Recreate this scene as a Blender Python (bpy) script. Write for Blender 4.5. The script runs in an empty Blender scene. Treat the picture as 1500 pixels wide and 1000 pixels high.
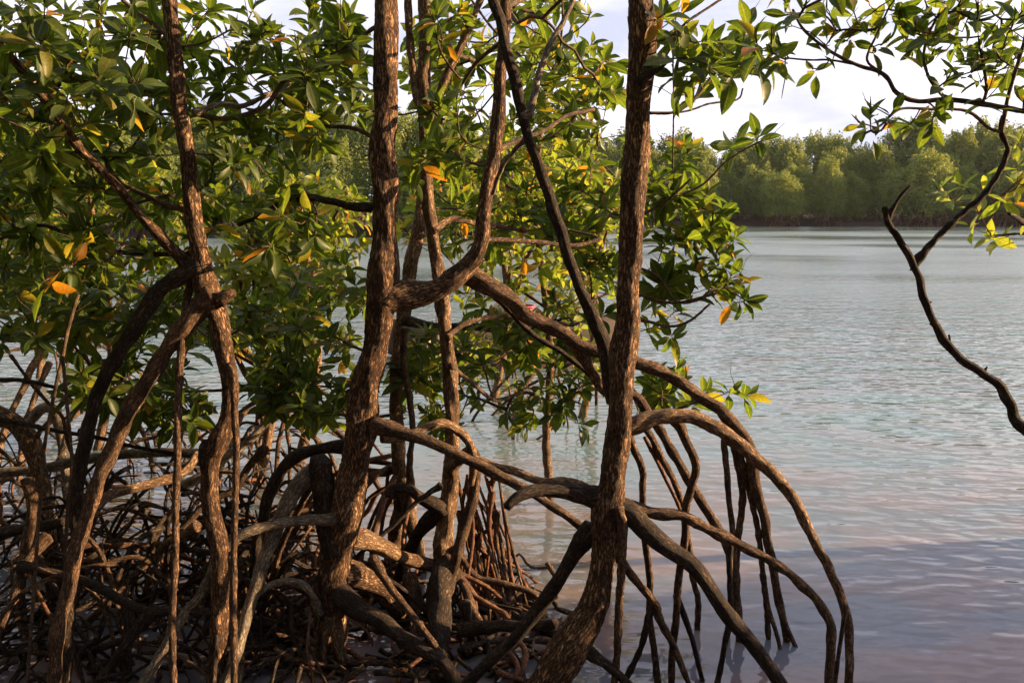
import bpy, math, random
import numpy as np
from mathutils import Vector, Matrix, noise as mnoise

# ------------------------------------------------------------------ camera, sky, sun, exposure
sc = bpy.context.scene
col = sc.collection
F_PX, PITCH, CAM_Z = 1248.0, math.radians(8.57), 1.75      # photo 1500x1000
cam_d = bpy.data.cameras.new('camera'); cam = bpy.data.objects.new('camera', cam_d); col.objects.link(cam)
cam.location = (0, 0, CAM_Z); cam.rotation_euler = (math.pi/2 - PITCH, 0, 0)
cam_d.sensor_width = 36; cam_d.lens = 36*F_PX/1500; cam_d.clip_start = 0.05; cam_d.clip_end = 3000
sc.camera = cam

SUN_EL, SUN_AZ = math.radians(15), math.radians(82)        # azimuth clockwise from +Y
sun_dir = Vector((math.cos(SUN_EL)*math.sin(SUN_AZ), math.cos(SUN_EL)*math.cos(SUN_AZ), math.sin(SUN_EL)))
sd = bpy.data.lights.new('sun', 'SUN'); sd.energy = 5.0; sd.angle = math.radians(0.6); sd.color = (1.0, 0.66, 0.36)
sun = bpy.data.objects.new('sun', sd); col.objects.link(sun)
sun.rotation_euler = sun_dir.to_track_quat('Z', 'Y').to_euler()

world = bpy.data.worlds.new('World'); sc.world = world; world.use_nodes = True
wn, wl = world.node_tree.nodes, world.node_tree.links
wn.clear()
wo = wn.new('ShaderNodeOutputWorld'); wb = wn.new('ShaderNodeBackground'); wl.new(wb.outputs[0], wo.inputs[0])
sky = wn.new('ShaderNodeTexSky'); sky.sky_type = 'NISHITA'; sky.sun_disc = False
sky.sun_elevation = SUN_EL; sky.sun_rotation = SUN_AZ; sky.dust_density = 3.0; sky.air_density = 1.0
tcw = wn.new('ShaderNodeTexCoord')
mpw = wn.new('ShaderNodeMapping'); mpw.inputs['Scale'].default_value = (1.0, 1.0, 3.2); wl.new(tcw.outputs['Generated'], mpw.inputs[0])
nw = wn.new('ShaderNodeTexNoise'); nw.inputs['Scale'].default_value = 2.6; nw.inputs['Detail'].default_value = 7; nw.inputs['Roughness'].default_value = 0.55
wl.new(mpw.outputs[0], nw.inputs['Vector'])
rw = wn.new('ShaderNodeValToRGB'); wl.new(nw.outputs['Fac'], rw.inputs[0])
rw.color_ramp.elements[0].position = 0.41; rw.color_ramp.elements[0].color = (0.97, 0.94, 0.98, 1)
rw.color_ramp.elements[1].position = 0.60; rw.color_ramp.elements[1].color = (0.54, 0.57, 0.70, 1)
cm = wn.new('ShaderNodeMix'); cm.data_type = 'RGBA'; cm.blend_type = 'MULTIPLY'; cm.inputs[0].default_value = 1
wl.new(rw.outputs[0], cm.inputs[6]); cm.inputs[7].default_value = (8.1, 7.95, 8.4, 1)
wm = wn.new('ShaderNodeMix'); wm.data_type = 'RGBA'; wm.inputs[0].default_value = 0.9
wl.new(sky.outputs[0], wm.inputs[6]); wl.new(cm.outputs[2], wm.inputs[7])
wl.new(wm.outputs[2], wb.inputs[0]); wb.inputs[1].default_value = 0.052

vs = sc.view_settings; vs.view_transform = 'Standard'; vs.look = 'None'; vs.gamma = 1; vs.exposure = 1.8; vs.use_curve_mapping = False
sc.cycles.max_bounces = 6; sc.cycles.transparent_max_bounces = 4; sc.cycles.diffuse_bounces = 3; sc.cycles.glossy_bounces = 3
sc.cycles.use_denoising = True

# ------------------------------------------------------------------ helpers
rng = np.random.default_rng(11)
RND = random.Random(5)
CP, SP = math.cos(PITCH), math.sin(PITCH)
def at(px, py, d):
    """a point on the ground-plane depth d (metres in front of the viewer) and its metres per photo pixel"""
    a, b = (px-750)/F_PX, (500-py)/F_PX
    t = d/(CP + b*SP)
    return np.array((a*t, d, CAM_Z + t*(-SP + b*CP))), t/F_PX
def water_d(py):
    return CAM_Z/math.tan(PITCH + math.atan((py-500)/F_PX))
def to_px(p):
    t = p[1]*CP - (p[2]-CAM_Z)*SP
    if t <= 0.05: return (-9999, -9999, t)
    u = p[1]*SP + (p[2]-CAM_Z)*CP
    return (750 + p[0]/t*F_PX, 500 - u/t*F_PX, t)

def new_mesh(name, verts, faces, mat, attr=None, smooth=True):
    me = bpy.data.meshes.new(name)
    verts = np.asarray(verts, dtype=np.float32).reshape(-1, 3)
    if isinstance(faces, np.ndarray):
        n, k = faces.shape
        me.vertices.add(len(verts)); me.vertices.foreach_set('co', verts.ravel())
        me.loops.add(n*k); me.loops.foreach_set('vertex_index', faces.astype(np.int32).ravel())
        me.polygons.add(n); me.polygons.foreach_set('loop_start', np.arange(0, n*k, k, dtype=np.int32))
        me.update(calc_edges=True)
    else:
        me.from_pydata(verts.tolist(), [], faces); me.update()
    if smooth: me.polygons.foreach_set('use_smooth', np.ones(len(me.polygons), dtype=bool))
    if attr is not None:
        a = me.attributes.new('bk', 'FLOAT_VECTOR', 'POINT'); a.data.foreach_set('vector', np.asarray(attr, dtype=np.float32).ravel())
    if mat: me.materials.append(mat)
    return me
def link(name, me, parent=None):
    o = bpy.data.objects.new(name, me); col.objects.link(o)
    if parent: o.parent = parent
    return o
def tag(o, label=None, cat=None, group=None, kind=None):
    if label: o['label'] = label
    if cat: o['category'] = cat
    if group: o['group'] = group
    if kind: o['kind'] = kind
    return o

# ------------------------------------------------------------------ materials
def nodes_of(name):
    m = bpy.data.materials.new(name); m.use_nodes = True
    nt = m.node_tree; b = nt.nodes['Principled BSDF']
    return m, nt.nodes, nt.links, b
def ramp(n, stops):
    r = n.new('ShaderNodeValToRGB'); e = r.color_ramp.elements
    while len(e) < len(stops): e.new(0.5)
    for i, (p, c) in enumerate(stops): e[i].position = p; e[i].color = (*c, 1)
    return r
def bark(name, dark, mid, light, scale=1.0, rough=0.85, stretch=0.3, bump=0.9):
    m, n, l, b = nodes_of(name)
    at_ = n.new('ShaderNodeAttribute'); at_.attribute_name = 'bk'
    mp = n.new('ShaderNodeMapping'); mp.inputs['Scale'].default_value = (1, 1, stretch); l.new(at_.outputs['Vector'], mp.inputs[0])
    vo = n.new('ShaderNodeTexNoise'); vo.inputs['Scale'].default_value = 85*scale; vo.inputs['Detail'].default_value = 6; vo.inputs['Roughness'].default_value = 0.66; vo.inputs['Distortion'].default_value = 0.25
    l.new(mp.outputs[0], vo.inputs['Vector'])
    vs_ = n.new('ShaderNodeMath'); vs_.operation = 'SUBTRACT'; vs_.inputs[1].default_value = 0.5; l.new(vo.outputs['Fac'], vs_.inputs[0])
    va = n.new('ShaderNodeMath'); va.operation = 'ABSOLUTE'; l.new(vs_.outputs[0], va.inputs[0])
    vr = n.new('ShaderNodeMapRange'); vr.interpolation_type = 'SMOOTHSTEP'; vr.inputs[1].default_value = 0.0; vr.inputs[2].default_value = 0.13; l.new(va.outputs[0], vr.inputs[0])
    fn = n.new('ShaderNodeTexNoise'); fn.inputs['Scale'].default_value = 150*scale; fn.inputs['Detail'].default_value = 4; l.new(mp.outputs[0], fn.inputs['Vector'])
    pn = n.new('ShaderNodeTexNoise'); pn.inputs['Scale'].default_value = 9*scale; pn.inputs['Detail'].default_value = 3; l.new(at_.outputs['Vector'], pn.inputs['Vector'])
    h = n.new('ShaderNodeMath'); h.operation = 'MULTIPLY_ADD'; h.inputs[1].default_value = 0.55
    l.new(fn.outputs['Fac'], h.inputs[0]); l.new(vr.outputs[0], h.inputs[2])
    cr = ramp(n, [(0.14, dark), (0.50, mid), (0.92, light)]); 
    hm = n.new('ShaderNodeMath'); hm.operation = 'MULTIPLY'; hm.inputs[1].default_value = 0.66; l.new(h.outputs[0], hm.inputs[0])
    l.new(hm.outputs[0], cr.inputs[0])
    pr = ramp(n, [(0.32, (0.48, 0.42, 0.38)), (0.5, (0.95, 0.95, 0.95)), (0.70, (1.4, 1.38, 1.3))]); l.new(pn.outputs['Fac'], pr.inputs[0])
    mu = n.new('ShaderNodeMix'); mu.data_type = 'RGBA'; mu.blend_type = 'MULTIPLY'; mu.inputs[0].default_value = 1
    l.new(cr.outputs[0], mu.inputs[6]); l.new(pr.outputs[0], mu.inputs[7]); ln_ = n.new('ShaderNodeTexNoise'); ln_.inputs['Scale'].default_value = 22; ln_.inputs['Detail'].default_value = 6; ln_.inputs['Roughness'].default_value = 0.7; l.new(at_.outputs['Vector'], ln_.inputs['Vector'])
    lm = n.new('ShaderNodeMapRange'); lm.inputs[1].default_value = 0.58; lm.inputs[2].default_value = 0.68; lm.inputs[3].default_value = 0.0; lm.inputs[4].default_value = 0.5; l.new(ln_.outputs['Fac'], lm.inputs[0])
    lx = n.new('ShaderNodeMix'); lx.data_type = 'RGBA'; l.new(lm.outputs[0], lx.inputs[0]); l.new(mu.outputs[2], lx.inputs[6]); lx.inputs[7].default_value = (mid[1]*1.5, mid[1]*1.5, mid[1]*1.15, 1)
    l.new(lx.outputs[2], b.inputs['Base Color'])
    b.inputs['Roughness'].default_value = rough; b.inputs['Specular IOR Level'].default_value = 0.25
    bm = n.new('ShaderNodeBump'); bm.inputs['Strength'].default_value = bump; bm.inputs['Distance'].default_value = 0.011/scale
    l.new(h.outputs[0], bm.inputs['Height']); l.new(bm.outputs[0], b.inputs['Normal'])
    return m
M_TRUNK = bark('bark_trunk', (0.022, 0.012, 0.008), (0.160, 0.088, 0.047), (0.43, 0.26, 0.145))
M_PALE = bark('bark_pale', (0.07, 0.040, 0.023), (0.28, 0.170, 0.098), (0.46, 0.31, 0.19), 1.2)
M_ROOT = bark('bark_root', (0.026, 0.015, 0.010), (0.104, 0.061, 0.036), (0.25, 0.152, 0.090), 1.5, bump=0.7)
M_REDROOT = bark('bark_red_root', (0.05, 0.022, 0.013), (0.145, 0.068, 0.038), (0.25, 0.130, 0.075), 2.0, bump=0.5)
M_GREY = bark('bark_grey', (0.08, 0.064, 0.050), (0.26, 0.210, 0.155), (0.44, 0.375, 0.29), 1.4, bump=0.8)
M_DARK = bark('bark_dark', (0.014, 0.010, 0.008), (0.048, 0.033, 0.024), (0.115, 0.078, 0.053), 1.3, bump=0.8)
M_TWIG = bark('bark_twig', (0.04, 0.025, 0.016), (0.110, 0.070, 0.044), (0.20, 0.135, 0.088), 2.2, bump=0.5)

def leaf_mat(name, stops, trans_gain=1.15, rough=0.44, trans=0.52):
    m, n, l, b = nodes_of(name)
    oi = n.new('ShaderNodeObjectInfo'); gi = n.new('ShaderNodeNewGeometry')
    s = n.new('ShaderNodeMath'); s.operation = 'ADD'; l.new(oi.outputs['Random'], s.inputs[0]); l.new(gi.outputs['Random Per Island'], s.inputs[1])
    f = n.new('ShaderNodeMath'); f.operation = 'FRACT'; l.new(s.outputs[0], f.inputs[0])
    r = ramp(n, stops); l.new(f.outputs[0], r.inputs[0])
    at_ = n.new('ShaderNodeAttribute'); at_.attribute_name = 'bk'          # x along the blade, y across (-1..1), z a spare random
    sx = n.new('ShaderNodeSeparateXYZ'); l.new(at_.outputs['Vector'], sx.inputs[0])
    ab = n.new('ShaderNodeMath'); ab.operation = 'ABSOLUTE'; l.new(sx.outputs[1], ab.inputs[0])
    rib = n.new('ShaderNodeMapRange'); rib.inputs[1].default_value = 0.05; rib.inputs[2].default_value = 0.16; rib.inputs[3].default_value = 0.55; rib.inputs[4].default_value = 0.0
    l.new(ab.outputs[0], rib.inputs[0])
    mr = n.new('ShaderNodeMix'); mr.data_type = 'RGBA'; l.new(rib.outputs[0], mr.inputs[0]); l.new(r.outputs[0], mr.inputs[6]); mr.inputs[7].default_value = (0.20, 0.21, 0.06, 1)
    tc = n.new('ShaderNodeTexCoord'); nn = n.new('ShaderNodeTexNoise'); nn.inputs['Scale'].default_value = 14; nn.inputs['Detail'].default_value = 5
    l.new(tc.outputs['Object'], nn.inputs['Vector'])
    nr = ramp(n, [(0.3, (0.72, 0.74, 0.70)), (0.7, (1.22, 1.2, 1.1))]); l.new(nn.outputs['Fac'], nr.inputs[0])
    mm = n.new('ShaderNodeMix'); mm.data_type = 'RGBA'; mm.blend_type = 'MULTIPLY'; mm.inputs[0].default_value = 1
    l.new(mr.outputs[2], mm.inputs[6]); l.new(nr.outputs[0], mm.inputs[7])
    sn = n.new('ShaderNodeTexNoise'); sn.inputs['Scale'].default_value = 5.5; sn.inputs['Detail'].default_value = 4; sn.inputs['Roughness'].default_value = 0.65
    so = n.new('ShaderNodeVectorMath'); so.operation = 'MULTIPLY_ADD'; l.new(at_.outputs['Vector'], so.inputs[0]); so.inputs[1].default_value = (1, 0.35, 40)
    fx = n.new('ShaderNodeCombineXYZ'); fm = n.new('ShaderNodeMath'); fm.operation = 'MULTIPLY'; fm.inputs[1].default_value = 97; l.new(f.outputs[0], fm.inputs[0]); l.new(fm.outputs[0], fx.inputs[0]); l.new(fx.outputs[0], so.inputs[2])
    l.new(so.outputs[0], sn.inputs['Vector'])
    sm = n.new('ShaderNodeMapRange'); sm.inputs[1].default_value = 0.66; sm.inputs[2].default_value = 0.72; l.new(sn.outputs['Fac'], sm.inputs[0])
    sp = n.new('ShaderNodeMix'); sp.data_type = 'RGBA'; l.new(sm.outputs[0], sp.inputs[0]); l.new(mm.outputs[2], sp.inputs[6]); sp.inputs[7].default_value = (0.085, 0.05, 0.02, 1)
    mm = sp
    l.new(mm.outputs[2], b.inputs['Base Color']); b.inputs['Roughness'].default_value = rough; b.inputs['Specular IOR Level'].default_value = 0.3
    tr = n.new('ShaderNodeBsdfTranslucent')
    tg = n.new('ShaderNodeMix'); tg.data_type = 'RGBA'; tg.blend_type = 'MULTIPLY'; tg.inputs[0].default_value = 1
    l.new(mm.outputs[2], tg.inputs[6]); tg.inputs[7].default_value = (2.0*trans_gain, 1.9*trans_gain, 0.8*trans_gain, 1); l.new(tg.outputs[2], tr.inputs[0])
    mx = n.new('ShaderNodeMixShader'); mx.inputs[0].default_value = trans
    l.new(b.outputs[0], mx.inputs[1]); l.new(tr.outputs[0], mx.inputs[2])
    l.new(mx.outputs[0], n['Material Output'].inputs[0])
    return m
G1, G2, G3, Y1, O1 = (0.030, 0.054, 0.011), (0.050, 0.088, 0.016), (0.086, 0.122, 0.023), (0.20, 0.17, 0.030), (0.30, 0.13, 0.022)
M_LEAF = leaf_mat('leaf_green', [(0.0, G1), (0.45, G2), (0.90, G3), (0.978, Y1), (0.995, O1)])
M_LEAFY = leaf_mat('leaf_yellow_sunlit', [(0.0, (0.065, 0.105, 0.018)), (0.35, (0.105, 0.140, 0.026)), (0.78, (0.140, 0.168, 0.030)), (0.955, Y1), (0.99, O1)], 1.3)  # yellower leaves, with the rear trees' sunlit brightness put into the colour

# ------------------------------------------------------------------ tubes
def smooth_path(P, W, step):
    P = np.asarray(P, float); W = np.asarray(W, float); n = len(P)
    if n == 2:
        P = np.array([P[0], (P[0]+P[1])/2, P[1]]); W = np.array([W[0], (W[0]+W[1])/2, W[1]]); n = 3
    E = np.vstack([2*P[0]-P[1], P, 2*P[-1]-P[-2]]); EW = np.concatenate([[W[0]], W, [W[-1]]])
    out, ow = [], []
    for i in range(n-1):
        p0, p1, p2, p3 = E[i], E[i+1], E[i+2], E[i+3]
        k = max(2, int(math.ceil(np.linalg.norm(p2-p1)/step)))
        for j in range(k):
            t = j/k
            out.append(0.5*((2*p1)+(-p0+p2)*t+(2*p0-5*p1+4*p2-p3)*t*t+(-p0+3*p1-3*p2+p3)*t**3))
            ow.append(EW[i+1]+(EW[i+2]-EW[i+1])*(3*t*t-2*t**3))
    out.append(P[-1]); ow.append(W[-1])
    return np.array(out), np.array(ow)
def tube_geo(P, R, sides, rough=0.06, seed=0, ridge=0.0, tip=True, v0=0.0):
    """a knobbly limb along P: verts, quads+caps, and bark coordinates (cos, sin, length)"""
    n = len(P); r_ = np.random.default_rng(seed)
    T = np.gradient(P, axis=0); T /= np.linalg.norm(T, axis=1)[:, None]+1e-9
    N = np.zeros_like(P); a = np.array((0.3, 1, 0.2)); a -= T[0]*a.dot(T[0]); N[0] = a/np.linalg.norm(a)
    for i in range(1, n):
        a = N[i-1]-T[i]*N[i-1].dot(T[i]); N[i] = a/(np.linalg.norm(a)+1e-9)
    B = np.cross(T, N)
    L = np.concatenate([[0], np.cumsum(np.linalg.norm(np.diff(P, axis=0), axis=1))])+v0
    th = np.arange(sides)*2*math.pi/sides
    ca, sa = np.cos(th), np.sin(th)
    rm = float(np.mean(R))
    D = np.ones((n, sides))
    for k in range(7):
        fl = r_.uniform(0.5, 4.5)/max(rm, 0.004)*0.35; m = r_.integers(0, 4)
        D += rough/(1+0.35*k)*np.sin(L[:, None]*fl+m*th[None, :]+r_.uniform(0, 6.28))*r_.uniform(0.5, 1)
    for k in range(int(L[-1]/max(rm*9, 0.05)*r_.uniform(0.4, 1))):        # old knots and swellings
        c, t0, amp = r_.uniform(L[0], L[-1]), r_.uniform(0, 6.28), r_.uniform(0.06, 0.26)
        w = rm*r_.uniform(0.7, 1.6)
        D += amp*np.exp(-((L[:, None]-c)/w)**2)*(0.45+0.55*np.maximum(0, np.cos(th[None, :]-t0)))
    D += r_.normal(0, 0.022, D.shape)
    if ridge > 0:
        for i in range(n):
            for j in range(sides):
                v = Vector((ca[j]*R[i]*26+seed, sa[j]*R[i]*26, L[i]*7.5))
                q = mnoise.noise(v); q2 = mnoise.noise(v*2.7)
                D[i, j] += ridge*((1-abs(q)*2.0)*0.7 - 0.35 + q2*0.5)
    rr = R[:, None]*D/float(np.mean(D))*0.88
    V = P[:, None, :] + rr[:, :, None]*(ca[None, :, None]*N[:, None, :]+sa[None, :, None]*B[:, None, :])
    A = np.stack([ca[None, :]*R[:, None], sa[None, :]*R[:, None], np.repeat(L[:, None], sides, 1)], -1)
    V = V.reshape(-1, 3); A = A.reshape(-1, 3)
    i = np.arange(n-1)[:, None]*sides; j = np.arange(sides)[None, :]; j2 = (j+1) % sides
    Q = np.stack([i+j, i+j2, i+sides+j2, i+sides+j], -1).reshape(-1, 4)
    # closing cap rows as degenerate-free fans of quads: one centre vertex per end
    c0, c1 = len(V), len(V)+1
    V = np.vstack([V, P[0]-T[0]*R[0]*0.3, P[-1]+T[-1]*R[-1]*0.5]); A = np.vstack([A, A[0], A[-3]])
    F = [tuple(q) for q in Q.tolist()]
    e = (n-1)*sides
    for k in range(sides):
        F.append((c0, (k+1) % sides, k)); F.append((c1, e+k, e+(k+1) % sides))
    return V, F, A

class Tree:
    def __init__(self, label, base, cat='tree', name='mangrove_tree', group='mangrove trees at the water edge'):
        self.base = np.array(base, float); self.base[2] = 0
        self.root = bpy.data.objects.new(name, None); self.root.location = self.base; self.root.empty_display_size = 0.2; col.objects.link(self.root)
        tag(self.root, label, cat, group)
        self.anch = []; self.leaves = []; self.tv = []; self.tf = []; self.ta = []; self.nv = 0; self.k = 0; self.off = 0.0
        self.seed = int(abs(hash(label)) % 9999) if False else sum(map(ord, label)) % 9973
    def limb(self, part, P, R, mat, sides=None, ridge=0.0, rough=0.06, anchor=True, label=None):
        self.k += 1
        sides = sides or (10 if R.max() > 0.012 else 7)
        V, F, A = tube_geo(P, R, sides, rough, self.seed+self.k*17, ridge)
        o = link(part, new_mesh(part, V-self.base, F, mat, A+np.array((0, 0, (self.k*3.71) % 20))), self.root)
        if label: o['label'] = label
        if anchor:
            for p in P[::2]: self.anch.append(p)
        return o
    def trace(self, part, pts, d, w, mat=None, ext=None, anchor=False, ridge=0.0, rough=0.085, sides=None, label=None):
        """pts: 'x,y x,y' read off the photograph; d, w: depth (m) and width (photo px) spread along them; ext: keep going down into the water"""
        xy = [tuple(float(q) for q in s.split(',')) for s in pts.split()]
        n = len(xy)
        s = np.concatenate([[0], np.cumsum([math.dist(xy[i], xy[i+1]) for i in range(n-1)])]); s /= s[-1]
        d = np.interp(s, np.linspace(0, 1, len(d)), d) if isinstance(d, (tuple, list)) else np.full(n, d)
        if isinstance(w, (tuple, list)) and isinstance(w[0], tuple): w = np.interp([q[1] for q in xy], [q[0] for q in w], [q[1] for q in w])
        else: w = np.interp(s, np.linspace(0, 1, len(w)), w) if isinstance(w, (tuple, list)) else np.full(n, w)
        P, R = [], []
        for (x, y), dd, ww in zip(xy, d, w):
            p, m = at(x, y, dd+self.off); P.append(p); R.append(ww*m/2)
        if ext:
            v = P[-1]-P[-2]; v = v/np.linalg.norm(v)
            if v[2] > -0.5: v = v+np.array((0, 0, -0.7)); v /= np.linalg.norm(v)
            gap = (P[-1][2]+0.12)/max(0.3, -v[2])
            if gap > 0.03:
                P.append(P[-1]+v*gap); R.append(R[-1]*0.92)
        P, R = np.array(P), np.array(R)
        wpx = float(np.max(w))
        step = max(0.012, min(0.05, np.mean(R)*0.8))
        if ridge > 0: step = 0.011
        P, R = smooth_path(P, R, step)
        r_ = np.random.default_rng(self.seed+len(P)+int(xy[0][0]))
        L = np.linspace(0, 1, len(P))*len(P)*step
        if part != 'trunk':
            for k in range(4):
                P = P+np.sin(L[:, None]*r_.uniform(4, 26)+r_.uniform(0, 6.28, 3)[None, :])*r_.normal(0, 0.06, 3)[None, :]*R[:, None]
        if part in ('prop_root', 'branch') and wpx > 7:
            Ls = np.concatenate([[0], np.cumsum(np.linalg.norm(np.diff(P, axis=0), axis=1))])
            R = R*(1+0.38*np.exp(-(Ls/(R[0]*4.0))**2))
        sides = sides or (26 if wpx > 34 else 16 if wpx > 18 else 10 if wpx > 9 else 7)
        return self.limb(part, P, R, mat or M_ROOT, sides, ridge, rough, anchor, label)
    def arch(self, p0, az, reach, rad, mat=None, seed=0, rise=0.1):
        """a stilt root leaving the stem at p0, bowing out along az and dropping into the water"""
        r_ = np.random.default_rng(seed+self.seed)
        h = p0[2]; d = np.array((math.cos(az), math.sin(az), 0)); side = np.array((-d[1], d[0], 0))*r_.normal(0, 0.08)*reach
        pts = [p0]
        for t in (0.25, 0.5, 0.72, 0.88, 0.97, 1.0):
            z = h*(1-t**2.4)+rise*h*math.sin(t*math.pi)-0.12*t
            pts.append(p0*[1, 1, 0]+d*reach*t+side*math.sin(t*3)+np.array((0, 0, z))+r_.normal(0, 0.018, 3))
        P, R = smooth_path(pts, np.linspace(rad, rad*0.72, len(pts)), 0.05)
        self.limb('prop_root', P, R, mat or M_REDROOT, 8 if rad > 0.012 else 6, 0, 0.08, False)
    # ---- foliage
    def grow(self, spots, L=0.115, mat=None, nl=(6, 10), ymat=None, up=0.45, parts=300, tip=0.0022, twig=None):
        """twigs reach from the limbs to every spot; a whorl of leaves opens at each tip"""
        r_ = np.random.default_rng(self.seed+77)
        spots = np.array(spots); anch = np.array(self.anch)
        d0 = np.array([np.min(np.linalg.norm(anch-s, axis=1)) for s in spots])
        order = np.argsort(d0)
        nodes = [a for a in anch]; cost = [0.0]*len(nodes); par = [-1]*len(nodes); na = len(nodes)
        arr = np.zeros((len(nodes)+len(spots)*14, 3)); arr[:na] = anch; cst = np.zeros(len(arr)); cnt = na
        parent = np.full(len(arr), -1); first = []
        chains = []
        for si in order:
            s = spots[si]
            dd = np.linalg.norm(arr[:cnt]-s, axis=1)
            score = dd+0.22*cst[:cnt]+0.5*np.maximum(0, arr[:cnt, 2]-s[2])
            b = int(np.argmin(score)); a = arr[b]; D = dd[b]
            if D < 0.02: continue
            k = int(min(9, max(3, D/0.07)))
            ctrl = (a+s)/2+r_.normal(0, 0.10, 3)*D+np.array((0, 0, -0.10*D))
            prev = b; ids = [b]
            for j in range(1, k+1):
                t = j/k
                p = (1-t)**2*a+2*t*(1-t)*ctrl+t*t*s
                if j < k: p = p+r_.normal(0, 0.012, 3)*min(1, D)
                arr[cnt] = p; cst[cnt] = cst[prev]+D/k; parent[cnt] = prev; prev = cnt; ids.append(cnt); cnt += 1
            chains.append((ids, si))
        load = np.zeros(cnt)
        for ids, si in chains: 
            i = ids[-1]
            while i >= 0: load[i] += 1; i = parent[i]
        rad = np.minimum(tip*np.maximum(load, 1)**0.42, 0.016)
        Ls = L
        for ids, si in chains:
            P = arr[ids]; R = rad[ids].copy(); R[0] = min(R[0], R[1]*1.15)
            V, F, A = tube_geo(P, R, 5, 0.05, int(si)+self.seed)
            self._twig(V, F, A)
            if r_.random() < 0.45:                                   # bare side twigs
                b0 = P[r_.integers(1, len(P)-1)]; dv = r_.normal(0, 1, 3)+np.array((0, 0, 0.3)); dv /= np.linalg.norm(dv); ln = r_.uniform(0.06, 0.22)
                Pt = np.array([b0, b0+dv*ln*0.4+r_.normal(0, 0.006, 3), b0+dv*ln*0.75+r_.normal(0, 0.010, 3)+np.array((0, 0, 0.01)), b0+dv*ln+np.array((0, 0, 0.03))])
                self._twig(*tube_geo(Pt, np.array((1.1, 0.95, 0.8, 0.4))*tip*0.85, 5, 0.05, int(si)))
            ax = P[-1]-P[-2]; ax = ax/np.linalg.norm(ax)+np.array((0, 0, up)); ax /= np.linalg.norm(ax)
            self.whorl(P[-1], ax, int(r_.integers(nl[0], nl[1]+1)), Ls*r_.uniform(0.82, 1.18), r_)
        self.finish(mat or M_LEAF, parts, twig or M_TWIG)
    def _twig(self, V, F, A):
        n = self.nv
        self.tv.append(V); self.tf += [tuple(i+n for i in f) for f in F]; self.ta.append(A); self.nv += len(V)
    def whorl(self, p, ax, n, L, r_):
        a = np.cross(ax, (0.31, 0.2, 0.9)); a /= np.linalg.norm(a)+1e-9; b = np.cross(ax, a)
        ph = r_.uniform(0, 6.28)
        for i in range(n):
            f = i/max(1, n-1)
            az = ph+(i//2)*1.5708+(i % 2)*3.1416+r_.normal(0, 0.22)
            el = math.radians(72-78*f**0.8+r_.normal(0, 9))
            rad = a*math.cos(az)+b*math.sin(az)
            d = rad*math.cos(el)+ax*math.sin(el); d = d+np.array((0, 0, -0.16-0.22*f*r_.random())); d /= np.linalg.norm(d)
            nn = ax*math.cos(el)-rad*math.sin(el)+r_.normal(0, 0.16, 3)+np.array((0, 0, 0.15)); nn -= d*nn.dot(d); nn /= np.linalg.norm(nn)+1e-9
            self.leaves.append((p-ax*(0.004+0.035*f), d, nn, L*(0.62+0.42*min(1, 0.25+1.4*f))*r_.uniform(0.85, 1.1), int(r_.integers(0, len(LEAF_T)))))
        # the slender terminal bud
        Pb = np.array([p-ax*0.005, p+ax*0.02, p+ax*0.045]); V, F, A = tube_geo(Pb, np.array((0.003, 0.0028, 0.0006)), 5, 0.0, 1); self._twig(V, F, A)
    def finish(self, mat, parts, twig):
        lv = self.leaves
        vis = []
        for i, (p, d, n, L, k) in enumerate(lv):
            x, y, t = to_px(p+d*L*0.5)
            ok = -30 < x < 1530 and -30 < y < 1030
            vis.append(-(L/max(t, 0.3)) if ok else 0)
        order = np.argsort(vis)
        solo = [i for i in order[:parts] if vis[i] < 0]; sset = set(solo)
        # joined remainder + twigs
        vv, ff, aa = list(self.tv), list(self.tf), list(self.ta); n0 = self.nv; nt = len(ff)
        for i, (p, d, n, L, k) in enumerate(lv):
            if i in sset: continue
            T, TF, TA = LEAF_T[k]
            Rm = np.stack([d, np.cross(n, d), n])
            vv.append(p+L*(T@Rm)); ff += [tuple(q+n0 for q in f) for f in TF]; aa.append(TA); n0 += len(T)
        if vv:
            me = new_mesh('crown', np.vstack(vv)-self.base, ff, twig, np.vstack(aa)); me.materials.append(mat)
            mi = np.zeros(len(ff), dtype=np.int32); mi[nt:] = 1; me.polygons.foreach_set('material_index', mi)
            crown = link('crown', me, self.root); crown['kind'] = 'stuff'
        else: crown = self.root
        for i in solo:
            p, d, n, L, k = lv[i]
            o = bpy.data.objects.new('leaf', LEAF_ME[(k, mat.name)] if (k, mat.name) in LEAF_ME else leaf_mesh(k, mat)); col.objects.link(o)
            s = np.cross(n, d); q = p-self.base
            o.parent = crown
            o.matrix_basis = Matrix(((d[0]*L, s[0]*L, n[0]*L, q[0]), (d[1]*L, s[1]*L, n[1]*L, q[1]), (d[2]*L, s[2]*L, n[2]*L, q[2]), (0, 0, 0, 1)))
LEAF_T, LEAF_ME = [], {}
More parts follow.
